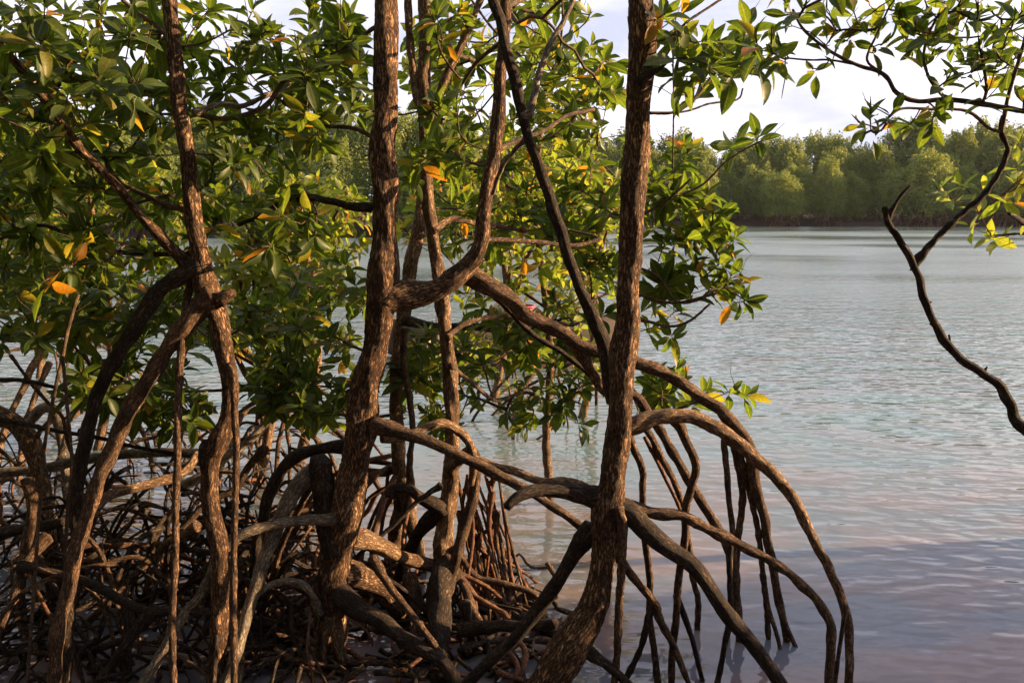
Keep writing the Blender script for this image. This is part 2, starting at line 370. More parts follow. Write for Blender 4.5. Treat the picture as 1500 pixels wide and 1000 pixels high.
for k in range(8):
    r_ = np.random.default_rng(100+k)
    ts = np.array((0, 0.07, 0.13, 0.24, 0.38, 0.54, 0.70, 0.85, 0.95, 1.0))
    pw = np.array((0.018, 0.018, 0.10, 0.30, 0.455, 0.5, 0.44, 0.28, 0.11, 0.006))*r_.uniform(0.62, 0.80)
    fold, bend, twist = r_.uniform(0.12, 0.42), r_.uniform(-0.10, 0.30), r_.normal(0, 0.22)
    V, A = [], []
    for t, w in zip(ts, pw):
        zc = -bend*t*t+0.05*math.sin(t*3.1); tw = twist*t; 
        for c in (-1, 0, 1):
            y = c*w*0.5*2*0.5; z = abs(c)*w*fold*(1.1-0.3*abs(c))+ (0.012*math.sin(t*11+k+c*2)*abs(c))
            V.append((t, y*math.cos(tw)-z*math.sin(tw), zc+y*math.sin(tw)+z*math.cos(tw))); A.append((t, c, k/8))
    Fq = []
    for i in range(len(ts)-1):
        for c in range(2): Fq.append((i*3+c, i*3+3+c, i*3+4+c, i*3+1+c))
    LEAF_T.append((np.array(V), Fq, np.array(A)))
def leaf_mesh(k, mat):
    T, TF, TA = LEAF_T[k]
    LEAF_ME[(k, mat.name)] = new_mesh('leaf', T, TF, mat, TA); return LEAF_ME[(k, mat.name)]
KEEP = [([(-900, 570), (0, 565), (430, 560), (560, 537), (700, 515), (1000, 480)], 3.22, 52), ([(-900, 948), (0, 940), (400, 921), (700, 897), (1000, 800)], 2.75, 46),
        ([(-900, 232), (0, 249), (300, 282), (420, 304), (560, 338), (1000, 318)], 2.95, 44), ([(0, -60), (100, 30), (210, 110), (390, 270)], 2.9, 24), ([(0, 723), (160, 763), (340, 823), (540, 892)], 2.85, 34)]
def clear_of_trunks(x, y, d, r_):
    for pl, dt, w in KEEP:
        if pl[0][0] <= y <= pl[-1][0]+20 and d < dt+0.12 and abs(x-np.interp(y, [q[0] for q in pl], [q[1] for q in pl])) < w*2.9/max(d, 1.5): return dt+r_.uniform(0.2, 0.8)
    return d
def field(*specs, seed=0):
    """leaf-tip spots spread through ellipsoids of air: (px, py, rx, ry, near, far, how many)"""
    r_ = np.random.default_rng(seed); out = []
    for cx, cy, rx, ry, d0, d1, n in specs:
        c = 0
        while c < n:
            u, v = r_.uniform(-1, 1, 2)
            if u*u+v*v > 1: continue
            x, y = cx+u*rx, cy+v*ry
            out.append(at(x, y, clear_of_trunks(x, y, r_.uniform(d0, d1), r_))[0]); c += 1
    return out
def spots(txt, d0, d1, seed=0):
    r_ = np.random.default_rng(seed)
    return [at(*(float(q) for q in s.split(',')), r_.uniform(d0, d1))[0] for s in txt.split()]

#@@SETTING
# ------------------------------------------------------------------ setting: water and mud
def water_mat():
    m, n, l, b = nodes_of('lagoon_water')
    tc = n.new('ShaderNodeTexCoord')
    mp = n.new('ShaderNodeMapping'); mp.inputs['Rotation'].default_value = (0, 0, math.radians(14)); mp.inputs['Scale'].default_value = (0.5, 1.0, 1); l.new(tc.outputs['Object'], mp.inputs[0])
    n1 = n.new('ShaderNodeTexNoise'); n1.inputs['Scale'].default_value = 11.0; n1.inputs['Detail'].default_value = 1.5; n1.inputs['Roughness'].default_value = 0.4; n1.inputs['Distortion'].default_value = 0.15
    n2 = n.new('ShaderNodeTexNoise'); n2.inputs['Scale'].default_value = 2.4; n2.inputs['Detail'].default_value = 2
    n3 = n.new('ShaderNodeTexNoise'); n3.inputs['Scale'].default_value = 0.09; n3.inputs['Detail'].default_value = 3
    for q in (n1, n2, n3): l.new(mp.outputs[0], q.inputs['Vector'])
    h = n.new('ShaderNodeMath'); h.operation = 'MULTIPLY_ADD'; h.inputs[1].default_value = 1.5; l.new(n2.outputs['Fac'], h.inputs[0]); l.new(n1.outputs['Fac'], h.inputs[2])
    gs = n.new('ShaderNodeMapRange'); gs.inputs[1].default_value = 0.36; gs.inputs[2].default_value = 0.64; gs.inputs[3].default_value = 0.3; gs.inputs[4].default_value = 1.0
    l.new(n3.outputs['Fac'], gs.inputs[0])                                   # calm and ruffled patches of breeze
    bm = n.new('ShaderNodeBump'); bm.inputs['Distance'].default_value = 0.027; l.new(gs.outputs[0], bm.inputs['Strength']); l.new(h.outputs[0], bm.inputs['Height']); l.new(bm.outputs[0], b.inputs['Normal'])
    cr = ramp(n, [(0.38, (0.105, 0.172, 0.165)), (0.62, (0.130, 0.155, 0.148))]); l.new(n2.outputs['Fac'], cr.inputs[0])
    cs = ramp(n, [(0.40, (0.118, 0.122, 0.158)), (0.60, (0.182, 0.132, 0.134))]); l.new(n2.outputs['Fac'], cs.inputs[0])
    s2 = n.new('ShaderNodeSeparateXYZ'); l.new(tc.outputs['Object'], s2.inputs[0])
    silt = n.new('ShaderNodeMapRange'); silt.inputs[1].default_value = 3.0; silt.inputs[2].default_value = 6.5; l.new(s2.outputs[1], silt.inputs[0])       # silty shallows at the bank
    cw = n.new('ShaderNodeMix'); cw.data_type = 'RGBA'; l.new(silt.outputs[0], cw.inputs[0]); l.new(cs.outputs[0], cw.inputs[6]); l.new(cr.outputs[0], cw.inputs[7]); l.new(cw.outputs[2], b.inputs['Base Color'])
    rg = n.new('ShaderNodeMapRange'); rg.inputs[1].default_value = 0.38; rg.inputs[2].default_value = 0.56; rg.inputs[3].default_value = 0.10; rg.inputs[4].default_value = 0.30; l.new(n3.outputs['Fac'], rg.inputs[0]); sy = n.new('ShaderNodeSeparateXYZ'); l.new(tc.outputs['Object'], sy.inputs[0])
    op = n.new('ShaderNodeMapRange'); op.inputs[1].default_value = 5.0; op.inputs[2].default_value = 28.0; op.inputs[3].default_value = 0.22; op.inputs[4].default_value = 1.0; l.new(sy.outputs[1], op.inputs[0])   # sheltered by the roots, ruffled on the open lagoon
    rm_ = n.new('ShaderNodeMath'); rm_.operation = 'MULTIPLY'; l.new(rg.outputs[0], rm_.inputs[0]); l.new(op.outputs[0], rm_.inputs[1]); 
    le = n.new('ShaderNodeMapRange'); le.inputs[1].default_value = 72.0; le.inputs[2].default_value = 102.0; le.inputs[3].default_value = 1.0; le.inputs[4].default_value = 0.15; l.new(sy.outputs[1], le.inputs[0])   # calm under the lee of the far trees
    r2 = n.new('ShaderNodeMath'); r2.operation = 'MULTIPLY'; l.new(rm_.outputs[0], r2.inputs[0]); l.new(le.outputs[0], r2.inputs[1]); l.new(r2.outputs[0], b.inputs['Roughness']); b.inputs['IOR'].default_value = 1.4; b.inputs['Specular IOR Level'].default_value = 0.5
    return m
S = 420
me = new_mesh('water', [(-S, -60, 0), (S, -60, 0), (S, S, 0), (-S, S, 0)], [(0, 1, 2, 3)], water_mat(), smooth=False)
tag(link('water', me), kind='structure')

def mud_mat():
    m, n, l, b = nodes_of('wet_mud')
    tc = n.new('ShaderNodeTexCoord'); a = n.new('ShaderNodeTexNoise'); a.inputs['Scale'].default_value = 9; a.inputs['Detail'].default_value = 8; l.new(tc.outputs['Object'], a.inputs['Vector'])
    r = ramp(n, [(0.3, (0.014, 0.010, 0.008)), (0.7, (0.040, 0.029, 0.021))]); l.new(a.outputs['Fac'], r.inputs[0]); l.new(r.outputs[0], b.inputs['Base Color'])
    b.inputs['Roughness'].default_value = 0.85; b.inputs['Specular IOR Level'].default_value = 0.2
    bm = n.new('ShaderNodeBump'); bm.inputs['Strength'].default_value = 0.8; bm.inputs['Distance'].default_value = 0.03; l.new(a.outputs['Fac'], bm.inputs['Height']); l.new(bm.outputs[0], b.inputs['Normal'])
    return m
M_MUD = mud_mat()
def mud(name, cx, cy, rx, ry, h, seed, n=60):
    V, Fq = [], []
    for i in range(n+1):
        for j in range(n+1):
            u, v = i/n*2-1, j/n*2-1
            x, y = cx+u*rx, cy+v*ry
            q = mnoise.fractal(Vector((x*1.7+seed, y*1.7, 0)), 0.9, 2.1, 4)
            e = max(0, 1-(u*u+v*v)); V.append((x, y, -0.16+h*min(1, e*1.9)+0.07*q))
    for i in range(n):
        for j in range(n): Fq.append((i*(n+1)+j, (i+1)*(n+1)+j, (i+1)*(n+1)+j+1, i*(n+1)+j+1))
    return tag(link(name, new_mesh(name, V, Fq, M_MUD)), kind='structure')
mud('mud_bank', -0.35, 2.75, 0.95, 1.0, 0.10, 3)

# far shore land (under the forest)
def shore(name, pts, h):
    n = len(pts); V = [(x, y, -0.5) for x, y in pts]+[(x, y+1.2, h) for x, y in pts]+[(x*1.35, y+160, h+5) for x, y in pts]
    Fq = [(i, i+1, n+i+1, n+i) for i in range(n-1)]+[(n+i, n+i+1, 2*n+i+1, 2*n+i) for i in range(n-1)]
    return tag(link(name, new_mesh(name, V, Fq, M_MUD)), kind='structure')
shore('far_shore', [(-140, 100), (-60, 112), (-10, 122), (14, 117), (40, 115), (62, 113), (85, 106), (120, 96), (190, 80)], 0.5)
shore('near_shore', [(-90, 38), (-60, 50), (-40, 57), (-20, 61), (-6, 62), (3, 63), (6.5, 66)], 0.4)
#@@FAR
# ------------------------------------------------------------------ the forest across the water
M_FAR = [leaf_mat('far_leaf_%s' % nm, st, 1.0, 0.6, 0.38) for nm, st in (
    ('deep', [(0.0, (0.040, 0.086, 0.023)), (0.5, (0.059, 0.118, 0.028)), (1.0, (0.090, 0.154, 0.036))]),
    ('mid', [(0.0, (0.062, 0.121, 0.028)), (0.5, (0.092, 0.160, 0.037)), (1.0, (0.135, 0.205, 0.048))]),
    ('light', [(0.0, (0.108, 0.174, 0.043)), (0.5, (0.149, 0.220, 0.057)), (1.0, (0.203, 0.266, 0.078))]))]
def far_variant(k, tall):
    r_ = np.random.default_rng(300+k)
    H = 10.0; Wd = r_.uniform(2.3, 2.9)
    n = 11500
    u = r_.normal(0, 1, (n, 3)); u /= np.linalg.norm(u, axis=1)[:, None]
    u[:, 2] = np.where(u[:, 2] < -0.75, -u[:, 2], u[:, 2])
    o3 = Vector(r_.uniform(-50, 50, 3))
    rr = np.array([1+0.34*mnoise.noise(Vector(q)*1.7+o3)+0.24*mnoise.noise(Vector(q)*4.1+o3)+0.15*mnoise.noise(Vector(q)*9+o3) for q in u])
    rr *= 1-0.34*r_.random(n)**1.6
    top = 0.47*H if not tall else 0.50*H
    taper = 1-0.16*u[:, 2] if tall else 1-0.02*u[:, 2]
    C = np.stack([u[:, 0]*Wd*rr*taper, u[:, 1]*Wd*rr*taper, 0.52*H+u[:, 2]*top*rr], 1)
    Nn = u*np.array((1, 1, 0.6))+r_.normal(0, 0.8, (n, 3)); Sz = r_.uniform(0.07, 0.18, n)
    Nn /= np.linalg.norm(Nn, axis=1)[:, None]
    a = np.cross(Nn, r_.normal(0, 1, C.shape)); a /= np.linalg.norm(a, axis=1)[:, None]; b = np.cross(Nn, a)
    s = Sz[:, None]
    V = np.stack([C-a*s, C-b*s*0.55+Nn*s*0.18, C+a*s, C+b*s*0.55+Nn*s*0.18], 1).reshape(-1, 3)
    Fq = np.arange(len(V)).reshape(-1, 4)
    crown = (V, Fq)
    tv, tf, ta, n0 = [], [], [], 0
    for s_ in range(2):
        x, y = r_.normal(0, 0.4, 2)
        P, R = smooth_path([(x, y, 0.9), (x*1.3+r_.normal(0, .2), y*1.2, 3.2), (x*1.5, y*1.5+r_.normal(0, .3), 6), (x*2, y*2, 8.6)], [0.11, 0.09, 0.07, 0.03], 0.6)
        g = tube_geo(P, R, 6, 0.05, k*7+s_); tv.append(g[0]); tf += [tuple(i+n0 for i in f) for f in g[1]]; ta.append(g[2]); n0 += len(g[0])
        for q in range(5):
            i = r_.integers(len(P)//3, len(P)-1); az = r_.uniform(0, 6.28); e = P[i]+np.array((math.cos(az)*1.6, math.sin(az)*1.6, 1.1))
            g = tube_geo(*smooth_path([P[i], (P[i]+e)/2+(0, 0, -0.15), e], [0.045, 0.035, 0.02], 0.5), 5, 0.05, q); tv.append(g[0]); tf += [tuple(j+n0 for j in f) for f in g[1]]; ta.append(g[2]); n0 += len(g[0])
    trunk = (np.vstack(tv), tf, np.vstack(ta))
    tv, tf, ta, n0 = [], [], [], 0
    for q in range(26):
        az = r_.uniform(0, 6.28); h = r_.uniform(0.8, 2.4); rc = r_.uniform(0.8, 2.6); dd = np.array((math.cos(az), math.sin(az), 0))
        st = np.array((r_.normal(0, .4), r_.normal(0, .4), h))
        g = tube_geo(*smooth_path([st, st+dd*rc*0.5+(0, 0, -h*0.12), st+dd*rc*0.85+(0, 0, -h*0.55), st*[1, 1, 0]+dd*rc+(0, 0, -0.6)], [0.05, 0.045, 0.04, 0.04], 0.5), 5, 0.05, q)
        tv.append(g[0]); tf += [tuple(j+n0 for j in f) for f in g[1]]; ta.append(g[2]); n0 += len(g[0])
    return crown, trunk, (np.vstack(tv), tf, np.vstack(ta))
FARM = []
for k in range(6):
    cr, tk, rt = far_variant(k, k in (1, 4))
    cms = []
    for m in M_FAR: cms.append(new_mesh('crown', cr[0], cr[1], m, smooth=False))
    FARM.append((cms, new_mesh('trunk', tk[0], tk[1], M_GREY, tk[2]), new_mesh('prop_roots', rt[0], rt[1], M_REDROOT, rt[2])))
def far_tree(x, y, h, wide, k, tone, label, group, z=0.0):
    t = bpy.data.objects.new('mangrove_tree', None); t.location = (x, y, z); col.objects.link(t)
    s = h/10.0; t.scale = (s*wide, s*wide, s); t.rotation_euler = (0, 0, RND.uniform(0, 6.28)); tag(t, label, 'tree', group)
    cms, tk, rt = FARM[k]
    link('crown', cms[tone], t)['kind'] = 'stuff'
    link('trunk', tk, t)
    o = link('prop_roots', rt, t); o['kind'] = 'stuff'
ORD = 'first second third fourth fifth sixth seventh eighth ninth tenth eleventh twelfth'.split()
def rowof(x0, x1, y, n, h, jit, label, group, tones, wide=1.0, ztop=0.0, yfun=None, secs=()):
    seen = {}
    for i in range(n):
        x = x0+(x1-x0)*(i+0.5)/n+RND.uniform(-jit, jit)
        yy = (yfun(x) if yfun else y)+RND.uniform(-1.5, 1.5)
        px = to_px((x, yy, 2.0))[0]; lab = label[1]
        for edge, words_ in secs:
            if px < edge:
                k = seen.get(words_, 0); seen[words_] = k+1
                lab = '%s %s %s, from the left' % (ORD[min(k, 11)], label[0], words_); break
        if px < -20: lab = label[1]
        far_tree(x, yy, h*RND.uniform(0.86, 1.12)*(1+0.13*min(1, max(0, (x-48)/22))), wide*RND.uniform(0.85, 1.2), RND.randrange(6), RND.choice(tones), lab, group, ztop)
sh_x = [-140, -60, -10, 14, 40, 62, 85, 120]; sh_y = [100, 112, 122, 117, 115, 113, 106, 96]
fs = lambda off: (lambda x: float(np.interp(x, sh_x, sh_y))+off)
SEC_F = ((1110, 'behind the sprays right of the straight trunk'), (1295, 'left of the bare forked branch'), (1420, 'behind the bare forked branch'), (1520, 'behind the curved branch'))
SEC_N = ((270, 'left of the knotted tree'), (550, 'between knotted tree and thick trunk'), (760, 'between thick trunk and slanting stem'), (960, 'between slanting stem and straight trunk'))
GF = 'mangroves along the far shore'
rowof(14, 84, 0, 24, 7.6, 1.6, ('front-row far-shore mangrove', 'front-row far-shore mangrove beyond the edge of the view'), GF, [0, 1, 1, 2, 0], 1.15, 0.0, fs(2.5), SEC_F)
rowof(12, 90, 0, 26, 10.2, 1.8, ('second-row far-shore mangrove', 'second-row far-shore mangrove beyond the edge of the view'), GF+', second row', [0, 0, 0, 1], 1.1, 0.3, fs(8), SEC_F)
rowof(10, 100, 0, 30, 12.2, 2.0, ('skyline far-shore mangrove', 'skyline far-shore mangrove beyond the edge of the view'), GF+', skyline row', [0, 0, 0, 1], 1.05, 0.6, fs(16), SEC_F)
far_tree(35.5, 113.6, 7.0, 1.35, 2, 2, 'rounded pale green mangrove in front of the dark stand on the far shore', 'pale far mangroves')
far_tree(54.5, 113.5, 9.6, 1.25, 0, 2, 'broad pale green mangrove rising behind the bare forked branch', 'pale far mangroves beside the fork')
far_tree(66.0, 111.5, 9.8, 1.3, 3, 2, 'broad pale green mangrove at the far shore behind the curved branch', 'pale far mangroves beside the curve')
GN = 'mangroves on the near bank beyond the leaves'
sn_x = [-90, -60, -40, -20, -6, 3, 6.5]; sn_y = [38, 50, 57, 61, 62, 63, 66]
ns = lambda off: (lambda x: float(np.interp(x, sn_x, sn_y))+off)
rowof(-48, 5.5, 0, 17, 7.0, 1.0, ('opposite-bank front mangrove', 'opposite-bank front mangrove beyond the edge of the view'), GN, [1, 1, 2, 0], 1.0, 0.0, ns(2), SEC_N)
rowof(-52, 5.0, 0, 16, 9.0, 1.0, ('taller opposite-bank rear mangrove', 'taller opposite-bank rear mangrove beyond the edge of the view'), GN+', rear row', [1, 0, 1, 2], 1.05, 0.3, ns(7), SEC_N)
GL = 'mangroves on the landward side behind the viewpoint'
for (x, y, h) in ((-3.6, -1.2, 6.5), (-2.2, -3.4, 7), (0, -3.8, 7), (2.3, -4.0, 7), (-5.2, 1.2, 7), (-5.8, 3.8, 7), (-4.6, -4, 7), (4.6, -4.2, 7), (-8, 6.5, 8), (3.4, -2.6, 7), (5.6, -2.2, 7), (8, -1.6, 7), (-3.0, -2.2, 7.5), (1.2, -5.5, 8), (-1.2, -5.5, 8), (6.5, -5, 8), (-6.5, -1.5, 7.5), (-7.5, 2.2, 8)):
    far_tree(x, y, h, 1.15, RND.randrange(6), RND.choice((0, 1)), 'dense mangrove of the landward stand behind the viewpoint', GL)
far_tree(4.7, 3.25, 1.42, 2.1, 1, 1, 'low mangrove bush beside the water to the right of the viewpoint', GL+', low bushes')
far_tree(6.3, 4.0, 1.8, 1.9, 3, 1, 'low mangrove bush beside the water to the right of the viewpoint', GL+', low bushes')
#@@NEAR
# ------------------------------------------------------------------ near mangroves
# A: the stout trunk in the middle
A = Tree('thick dark-barked mangrove trunk leaning in the middle with a side limb bending up', at(490, 915, 3.18)[0])
A.off = 0.18
A.trace('trunk', '575,-800 570,-400 566,-120 566,-40 565,0 565,90 565,170 561,205 563,260 564,330 562,390 560,432 556,466 551,500 543,534 536,568 531,602 530,626 523,670 512,710 503,762 490,830 487,881 483,925 480,960',
        (3.02, 3.02, 3.0, 3.0), ((-800, 24), (-400, 34), (0, 40), (170, 41), (330, 41), (432, 48), (500, 45), (568, 46), (626, 54), (670, 49), (762, 56), (830, 58), (881, 52), (960, 48)), M_TRUNK, anchor=True, ridge=0.075, sides=44)
A.trace('stump', '492,810 478,760 470,720 468,690 472,672', 2.98, (40, 42, 38, 36), M_DARK, ridge=0.06, sides=24, label='dark broken side stump on the left of the trunk')
A.trace('branch', '560,440 590,434 620,430 646,420 676,398 696,374 707,344 708,323 715,272 724,221 732,153 735,85 741,0 744,-90', (3.0, 3.05, 3.1, 3.15), (38, 31, 28, 24, 22, 20, 18, 16), M_TRUNK, anchor=True, ridge=0.06, sides=22)
A.trace('prop_root', '676,400 690,404 713,415 754,446 774,463 818,486 845,502 876,514 934,531 964,544 998,561 1032,583 1060,606 1080,626 1094,653 1106,704 1118,752 1128,803 1137,865 1148,915 1158,976', (3.1, 3.12, 3.12, 3.12), (27, 25, 23, 20, 20, 22, 15, 13, 12), M_ROOT, ext=1)
A.trace('prop_root', '1058,606 1063,622 1061,656 1066,711 1072,762 1075,813 1078,870', 3.12, (11, 9), M_ROOT, ext=1)
A.trace('prop_root', '1064,612 1072,640 1085,694 1085,755 1080,813 1074,880 1062,960', 3.15, (13, 10), M_ROOT, ext=1)
A.trace('prop_root', '1078,630 1090,687 1100,728 1111,779 1119,847 1124,915 1128,959', 3.14, (11, 9), M_ROOT, ext=1)
A.trace('prop_root', '842,500 856,527 873,554 888,575 930,578 947,599 964,626 985,663 1005,697 1029,735 1050,772 1070,813 1077,850 1083,915 1090,1000', (3.12, 3.2, 3.1), (18, 16, 16, 15), M_ROOT, ext=1)
A.trace('prop_root', '700,410 760,470 791,497 828,520 856,541 880,570', (3.14, 3.2), (10, 8), M_DARK)
A.trace('prop_root', '545,622 564,626 598,636 632,646 686,674 720,691 754,708 774,718 808,742 835,759 865,780', (2.96, 2.86), (22, 19, 16, 14), M_ROOT)
A.trace('prop_root', '535,668 520,656 480,655 440,665 411,690 396,720 385,760 376,800 370,870', (3.05, 3.2), (22, 20, 18, 16), M_DARK, ext=1)
A.trace('prop_root', '474,676 462,688 445,701 421,735 400,786 383,830 378,850 360,905 340,973 330,1000', (3.02, 2.92, 2.82, 2.7), (26, 24, 21, 18), M_GREY, ext=1, label='pale grey lichen-spotted prop root')
A.trace('prop_root', '500,757 485,759 440,762 400,769 354,782 327,806 299,864 262,912 211,1000', (2.96, 2.65), (17, 18, 18, 16), M_GREY, ext=1)
A.trace('prop_root', '500,784 526,789 557,799 591,816 615,823 650,832', (3.02, 3.5), (30, 27, 22, 22), M_PALE)
A.trace('prop_root', '495,838 519,844 550,854 570,871 581,891 588,930', (3.02, 3.3), (32, 34, 30, 24), M_TRUNK, ext=1)
A.trace('prop_root', '495,865 509,878 533,895 570,918 625,956 660,985', (2.97, 2.75), (30, 26, 22), M_DARK, ext=1)
A.trace('prop_root', '488,905 492,918 499,952 519,1000', (2.95, 2.85), (18, 14), M_ROOT, ext=1)
A.trace('prop_root', '482,905 475,946 478,1000', (2.95, 2.85), (14, 9), M_ROOT, ext=1)
A.trace('prop_root', '470,900 450,860 425,850 395,858 370,880 355,930 350,1000', (2.95, 2.75), (12, 10), M_GREY, ext=1)
A.trace('prop_root', '545,815 570,857 598,895 628,932 650,965', (2.9, 2.8), (14, 12), M_ROOT, ext=1)
A.trace('prop_root', '466,690 440,740 412,800 395,860', (3.0, 3.2), (12, 10), M_ROOT, ext=1)
A.trace('branch', '545,305 520,302 470,292 430,290 405,300 385,315 350,330', (3.0, 2.95), (13, 12, 10, 7), M_DARK, anchor=True)
A.trace('branch', '560,210 520,188 470,183 430,160 400,140', (3.0, 3.2), (8, 6), M_TWIG, anchor=True)
A.trace('branch', '565,30 520,60 480,85 440,110 415,120 395,150 370,165 325,175 283,165', (3.0, 2.9), (7, 7, 9, 9), M_TWIG, anchor=True)
A.trace('branch', '700,352 740,352 790,355 840,360 880,350', (3.1, 3.5), (9, 8, 6), M_ROOT, anchor=True)
A.trace('branch', '725,222 760,205 800,190 830,170 870,160', (3.15, 3.5), (9, 6), M_TWIG, anchor=True)
A.trace('branch', '738,60 700,90 670,130 640,150', (3.15, 3.5), (8, 5), M_TWIG, anchor=True)
A.trace('branch', '742,10 790,-10 840,-30', (3.15, 3.6), (8, 5), M_TWIG, anchor=True)
A.grow(field((450, 60, 80, 65, 2.9, 3.7, 22), (480, 130, 60, 60, 2.9, 3.7, 14), (420, 190, 60, 45, 3, 3.8, 10), (650, 20, 50, 40, 3.4, 4.4, 9), (660, 190, 40, 50, 3.2, 3.9, 12), (640, 245, 45, 35, 3.2, 3.9, 10),
        (800, 60, 70, 70, 4.0, 5.2, 14), (820, 180, 60, 50, 4.0, 5.0, 13), (700, 250, 60, 30, 4.0, 4.6, 9), (840, 340, 50, 35, 4.0, 4.7, 13), (420, 330, 70, 40, 2.9, 3.6, 13), (450, 120, 120, 100, 2.9, 4.2, 26), (560, -520, 420, 300, 1.6, 4.4, 65), seed=1), L=0.1)

# B: the trunk standing in front of the open water, with stilt roots spreading to the right
B = Tree('straight mangrove trunk with a broken snag, stilt roots arching into open water', at(800, 1010, 2.65)[0])
B.trace('trunk', '950,-800 946,-400 942,-120 940,-50 939,0 941,68 938,112 935,170 931,238 925,330 922,398 919,466 912,534 908,602 903,660 896,711 891,738 886,796 879,847 868,891 849,925 822,966 803,1000 780,1035',
        (2.72, 2.7, 2.7, 2.62), ((-800, 26), (0, 42), (112, 43), (238, 42), (330, 39), (398, 38), (466, 43), (534, 40), (602, 43), (670, 45), (711, 43), (738, 52), (796, 45), (847, 44), (891, 48), (925, 58), (966, 62), (1035, 62)), M_TRUNK, anchor=True, ridge=0.07, sides=44)
B.trace('broken_branch', '936,126 948,112 960,104 968,99 977,93', (2.68, 2.6), (24, 18, 12, 9, 2), M_DARK, label='broken pointed snag')
B.trace('stem', '721,-60 723,0 734,34 741,75 754,119 764,163 777,211 791,252 808,299 823,340 839,395 856,439 873,480 886,510 893,545 900,590', (2.82, 2.8, 2.76), (19, 18, 18, 17, 18, 20, 24, 24), M_DARK, anchor=True, ridge=0.05, sides=18, label='dark slanting stem leaning into the trunk')
B.trace('branch', '764,172 777,160 788,116 805,65 828,27 850,-30', (2.8, 3.0), (13, 10, 8), M_GREY, anchor=True)
B.trace('branch', '775,200 750,225 735,245 722,285', (2.82, 3.0), (9, 7), M_GREY)
B.trace('prop_root', '885,745 905,745 924,752 944,772 978,803 1012,827 1036,857 1066,898 1097,935 1124,973 1142,1000', (2.66, 2.55), (34, 30, 28, 26, 24, 24), M_DARK, ext=1)
B.trace('prop_root', '900,735 917,741 951,750 1002,755 1032,772 1066,789 1100,806 1131,823 1168,850 1199,881 1216,918 1217,959 1214,1000', (2.72, 2.75, 2.7), (22, 18, 16, 16, 15), M_ROOT, ext=1)
B.trace('prop_root', '912,625 927,622 958,612 985,609 1012,610 1039,619 1070,639 1102,667 1134,697 1165,738 1188,782 1212,830 1233,878 1243,912 1244,959 1243,1000', (2.74, 2.8, 2.75), (24, 24, 22, 16, 15, 14), M_PALE, ext=1)
B.trace('prop_root', '1238,885 1233,930 1226,975 1222,1000', 2.74, (7, 8), M_ROOT, ext=1)
B.trace('prop_root', '988,612 998,626 1009,653 1019,680 1012,718 1005,748 1002,796 995,847 988,915 983,1000', (2.8, 2.95), (15, 12), M_ROOT, ext=1)
B.trace('prop_root', '935,616 947,629 964,660 985,701 998,738 1009,796 1015,847 1022,878 1022,915', (2.85, 3.4), (12, 10), M_ROOT, ext=1)
B.trace('prop_root', '915,618 930,660 941,687 941,721 944,779 952,847 951,898 958,952 964,1000', (2.85, 2.95), (13, 11), M_ROOT, ext=1)
B.trace('prop_root', '905,742 912,772 910,830 907,898 900,1000', 2.62, (16, 12), M_ROOT, ext=1)
B.trace('prop_root', '895,800 915,827 937,857 961,888 964,901 985,942 998,973 1009,1000', (2.7, 2.8), (15, 14, 10), M_ROOT, ext=1)
B.trace('prop_root', '890,735 869,728 849,721 815,716 781,719 757,728 741,742', (2.68, 2.55), (34, 27, 26, 24, 20, 15), M_DARK)
B.trace('prop_root', '868,770 856,786 832,827 808,864 781,902 754,932 720,966 693,993', (2.7, 2.75), (26, 22, 20), M_DARK, ext=1)
B.trace('prop_root', '962,886 950,905 940,945 920,985 905,1010', (2.75, 2.8), (11, 10), M_DARK, ext=1)
B.trace('prop_root', '990,872 1000,895 1012,930 1020,960 1030,1000', (2.93, 3.0), (10, 8), M_DARK, ext=1)
B.trace('prop_root', '1116,840 1126,890 1140,935 1152,1000', (3.32, 3.2), (8, 7), M_ROOT, ext=1)
B.trace('prop_root', '1143,895 1160,935 1172,960 1184,1000', (3.32, 3.2), (8, 8), M_ROOT, ext=1)
B.trace('prop_root', '858,950 890,975 930,1010', 2.62, (18, 14), M_DARK, ext=1)
B.trace('prop_root', '1070,795 1068,860 1070,905 1060,950 1052,1000', 2.9, (10, 10), M_DARK, ext=1)
B.trace('prop_root', '944,640 975,700 1000,760 1000,830', 2.95, (7, 6), M_REDROOT)
B.trace('hanging_root', '988,35 986,90 987,150 986,215 986,250', 3.3, (3, 3), M_TWIG)
B.trace('branch', '935,165 985,165 1015,148 1035,122 1060,95 1085,80', (2.75, 2.9), (5, 5, 4), M_TWIG, anchor=True)
B.trace('branch', '940,165 1000,164 1040,152 1080,146 1088,130', (2.75, 2.85), (4, 3), M_ROOT, anchor=True)
B.trace('branch', '945,65 980,55 1010,30 1040,10 1070,-10', (2.7, 2.8), (5, 4), M_TWIG, anchor=True)
B.grow(spots('1000,85 1030,60 1055,62 1082,72 1108,60 1020,112 990,58 975,20 1002,18 1045,100 1078,98 1010,135 985,110 1095,40 1060,110 1040,85 1120,90 965,45 1130,80 1012,95', 2.55, 3.1, 3)
       +field((830, 110, 60, 70, 4.0, 4.9, 10), (790, 10, 70, 30, 3.4, 4.4, 6), (870, 150, 40, 70, 4.0, 4.8, 8), (960, -520, 330, 300, 1.6, 4.0, 80), seed=4), L=0.112)

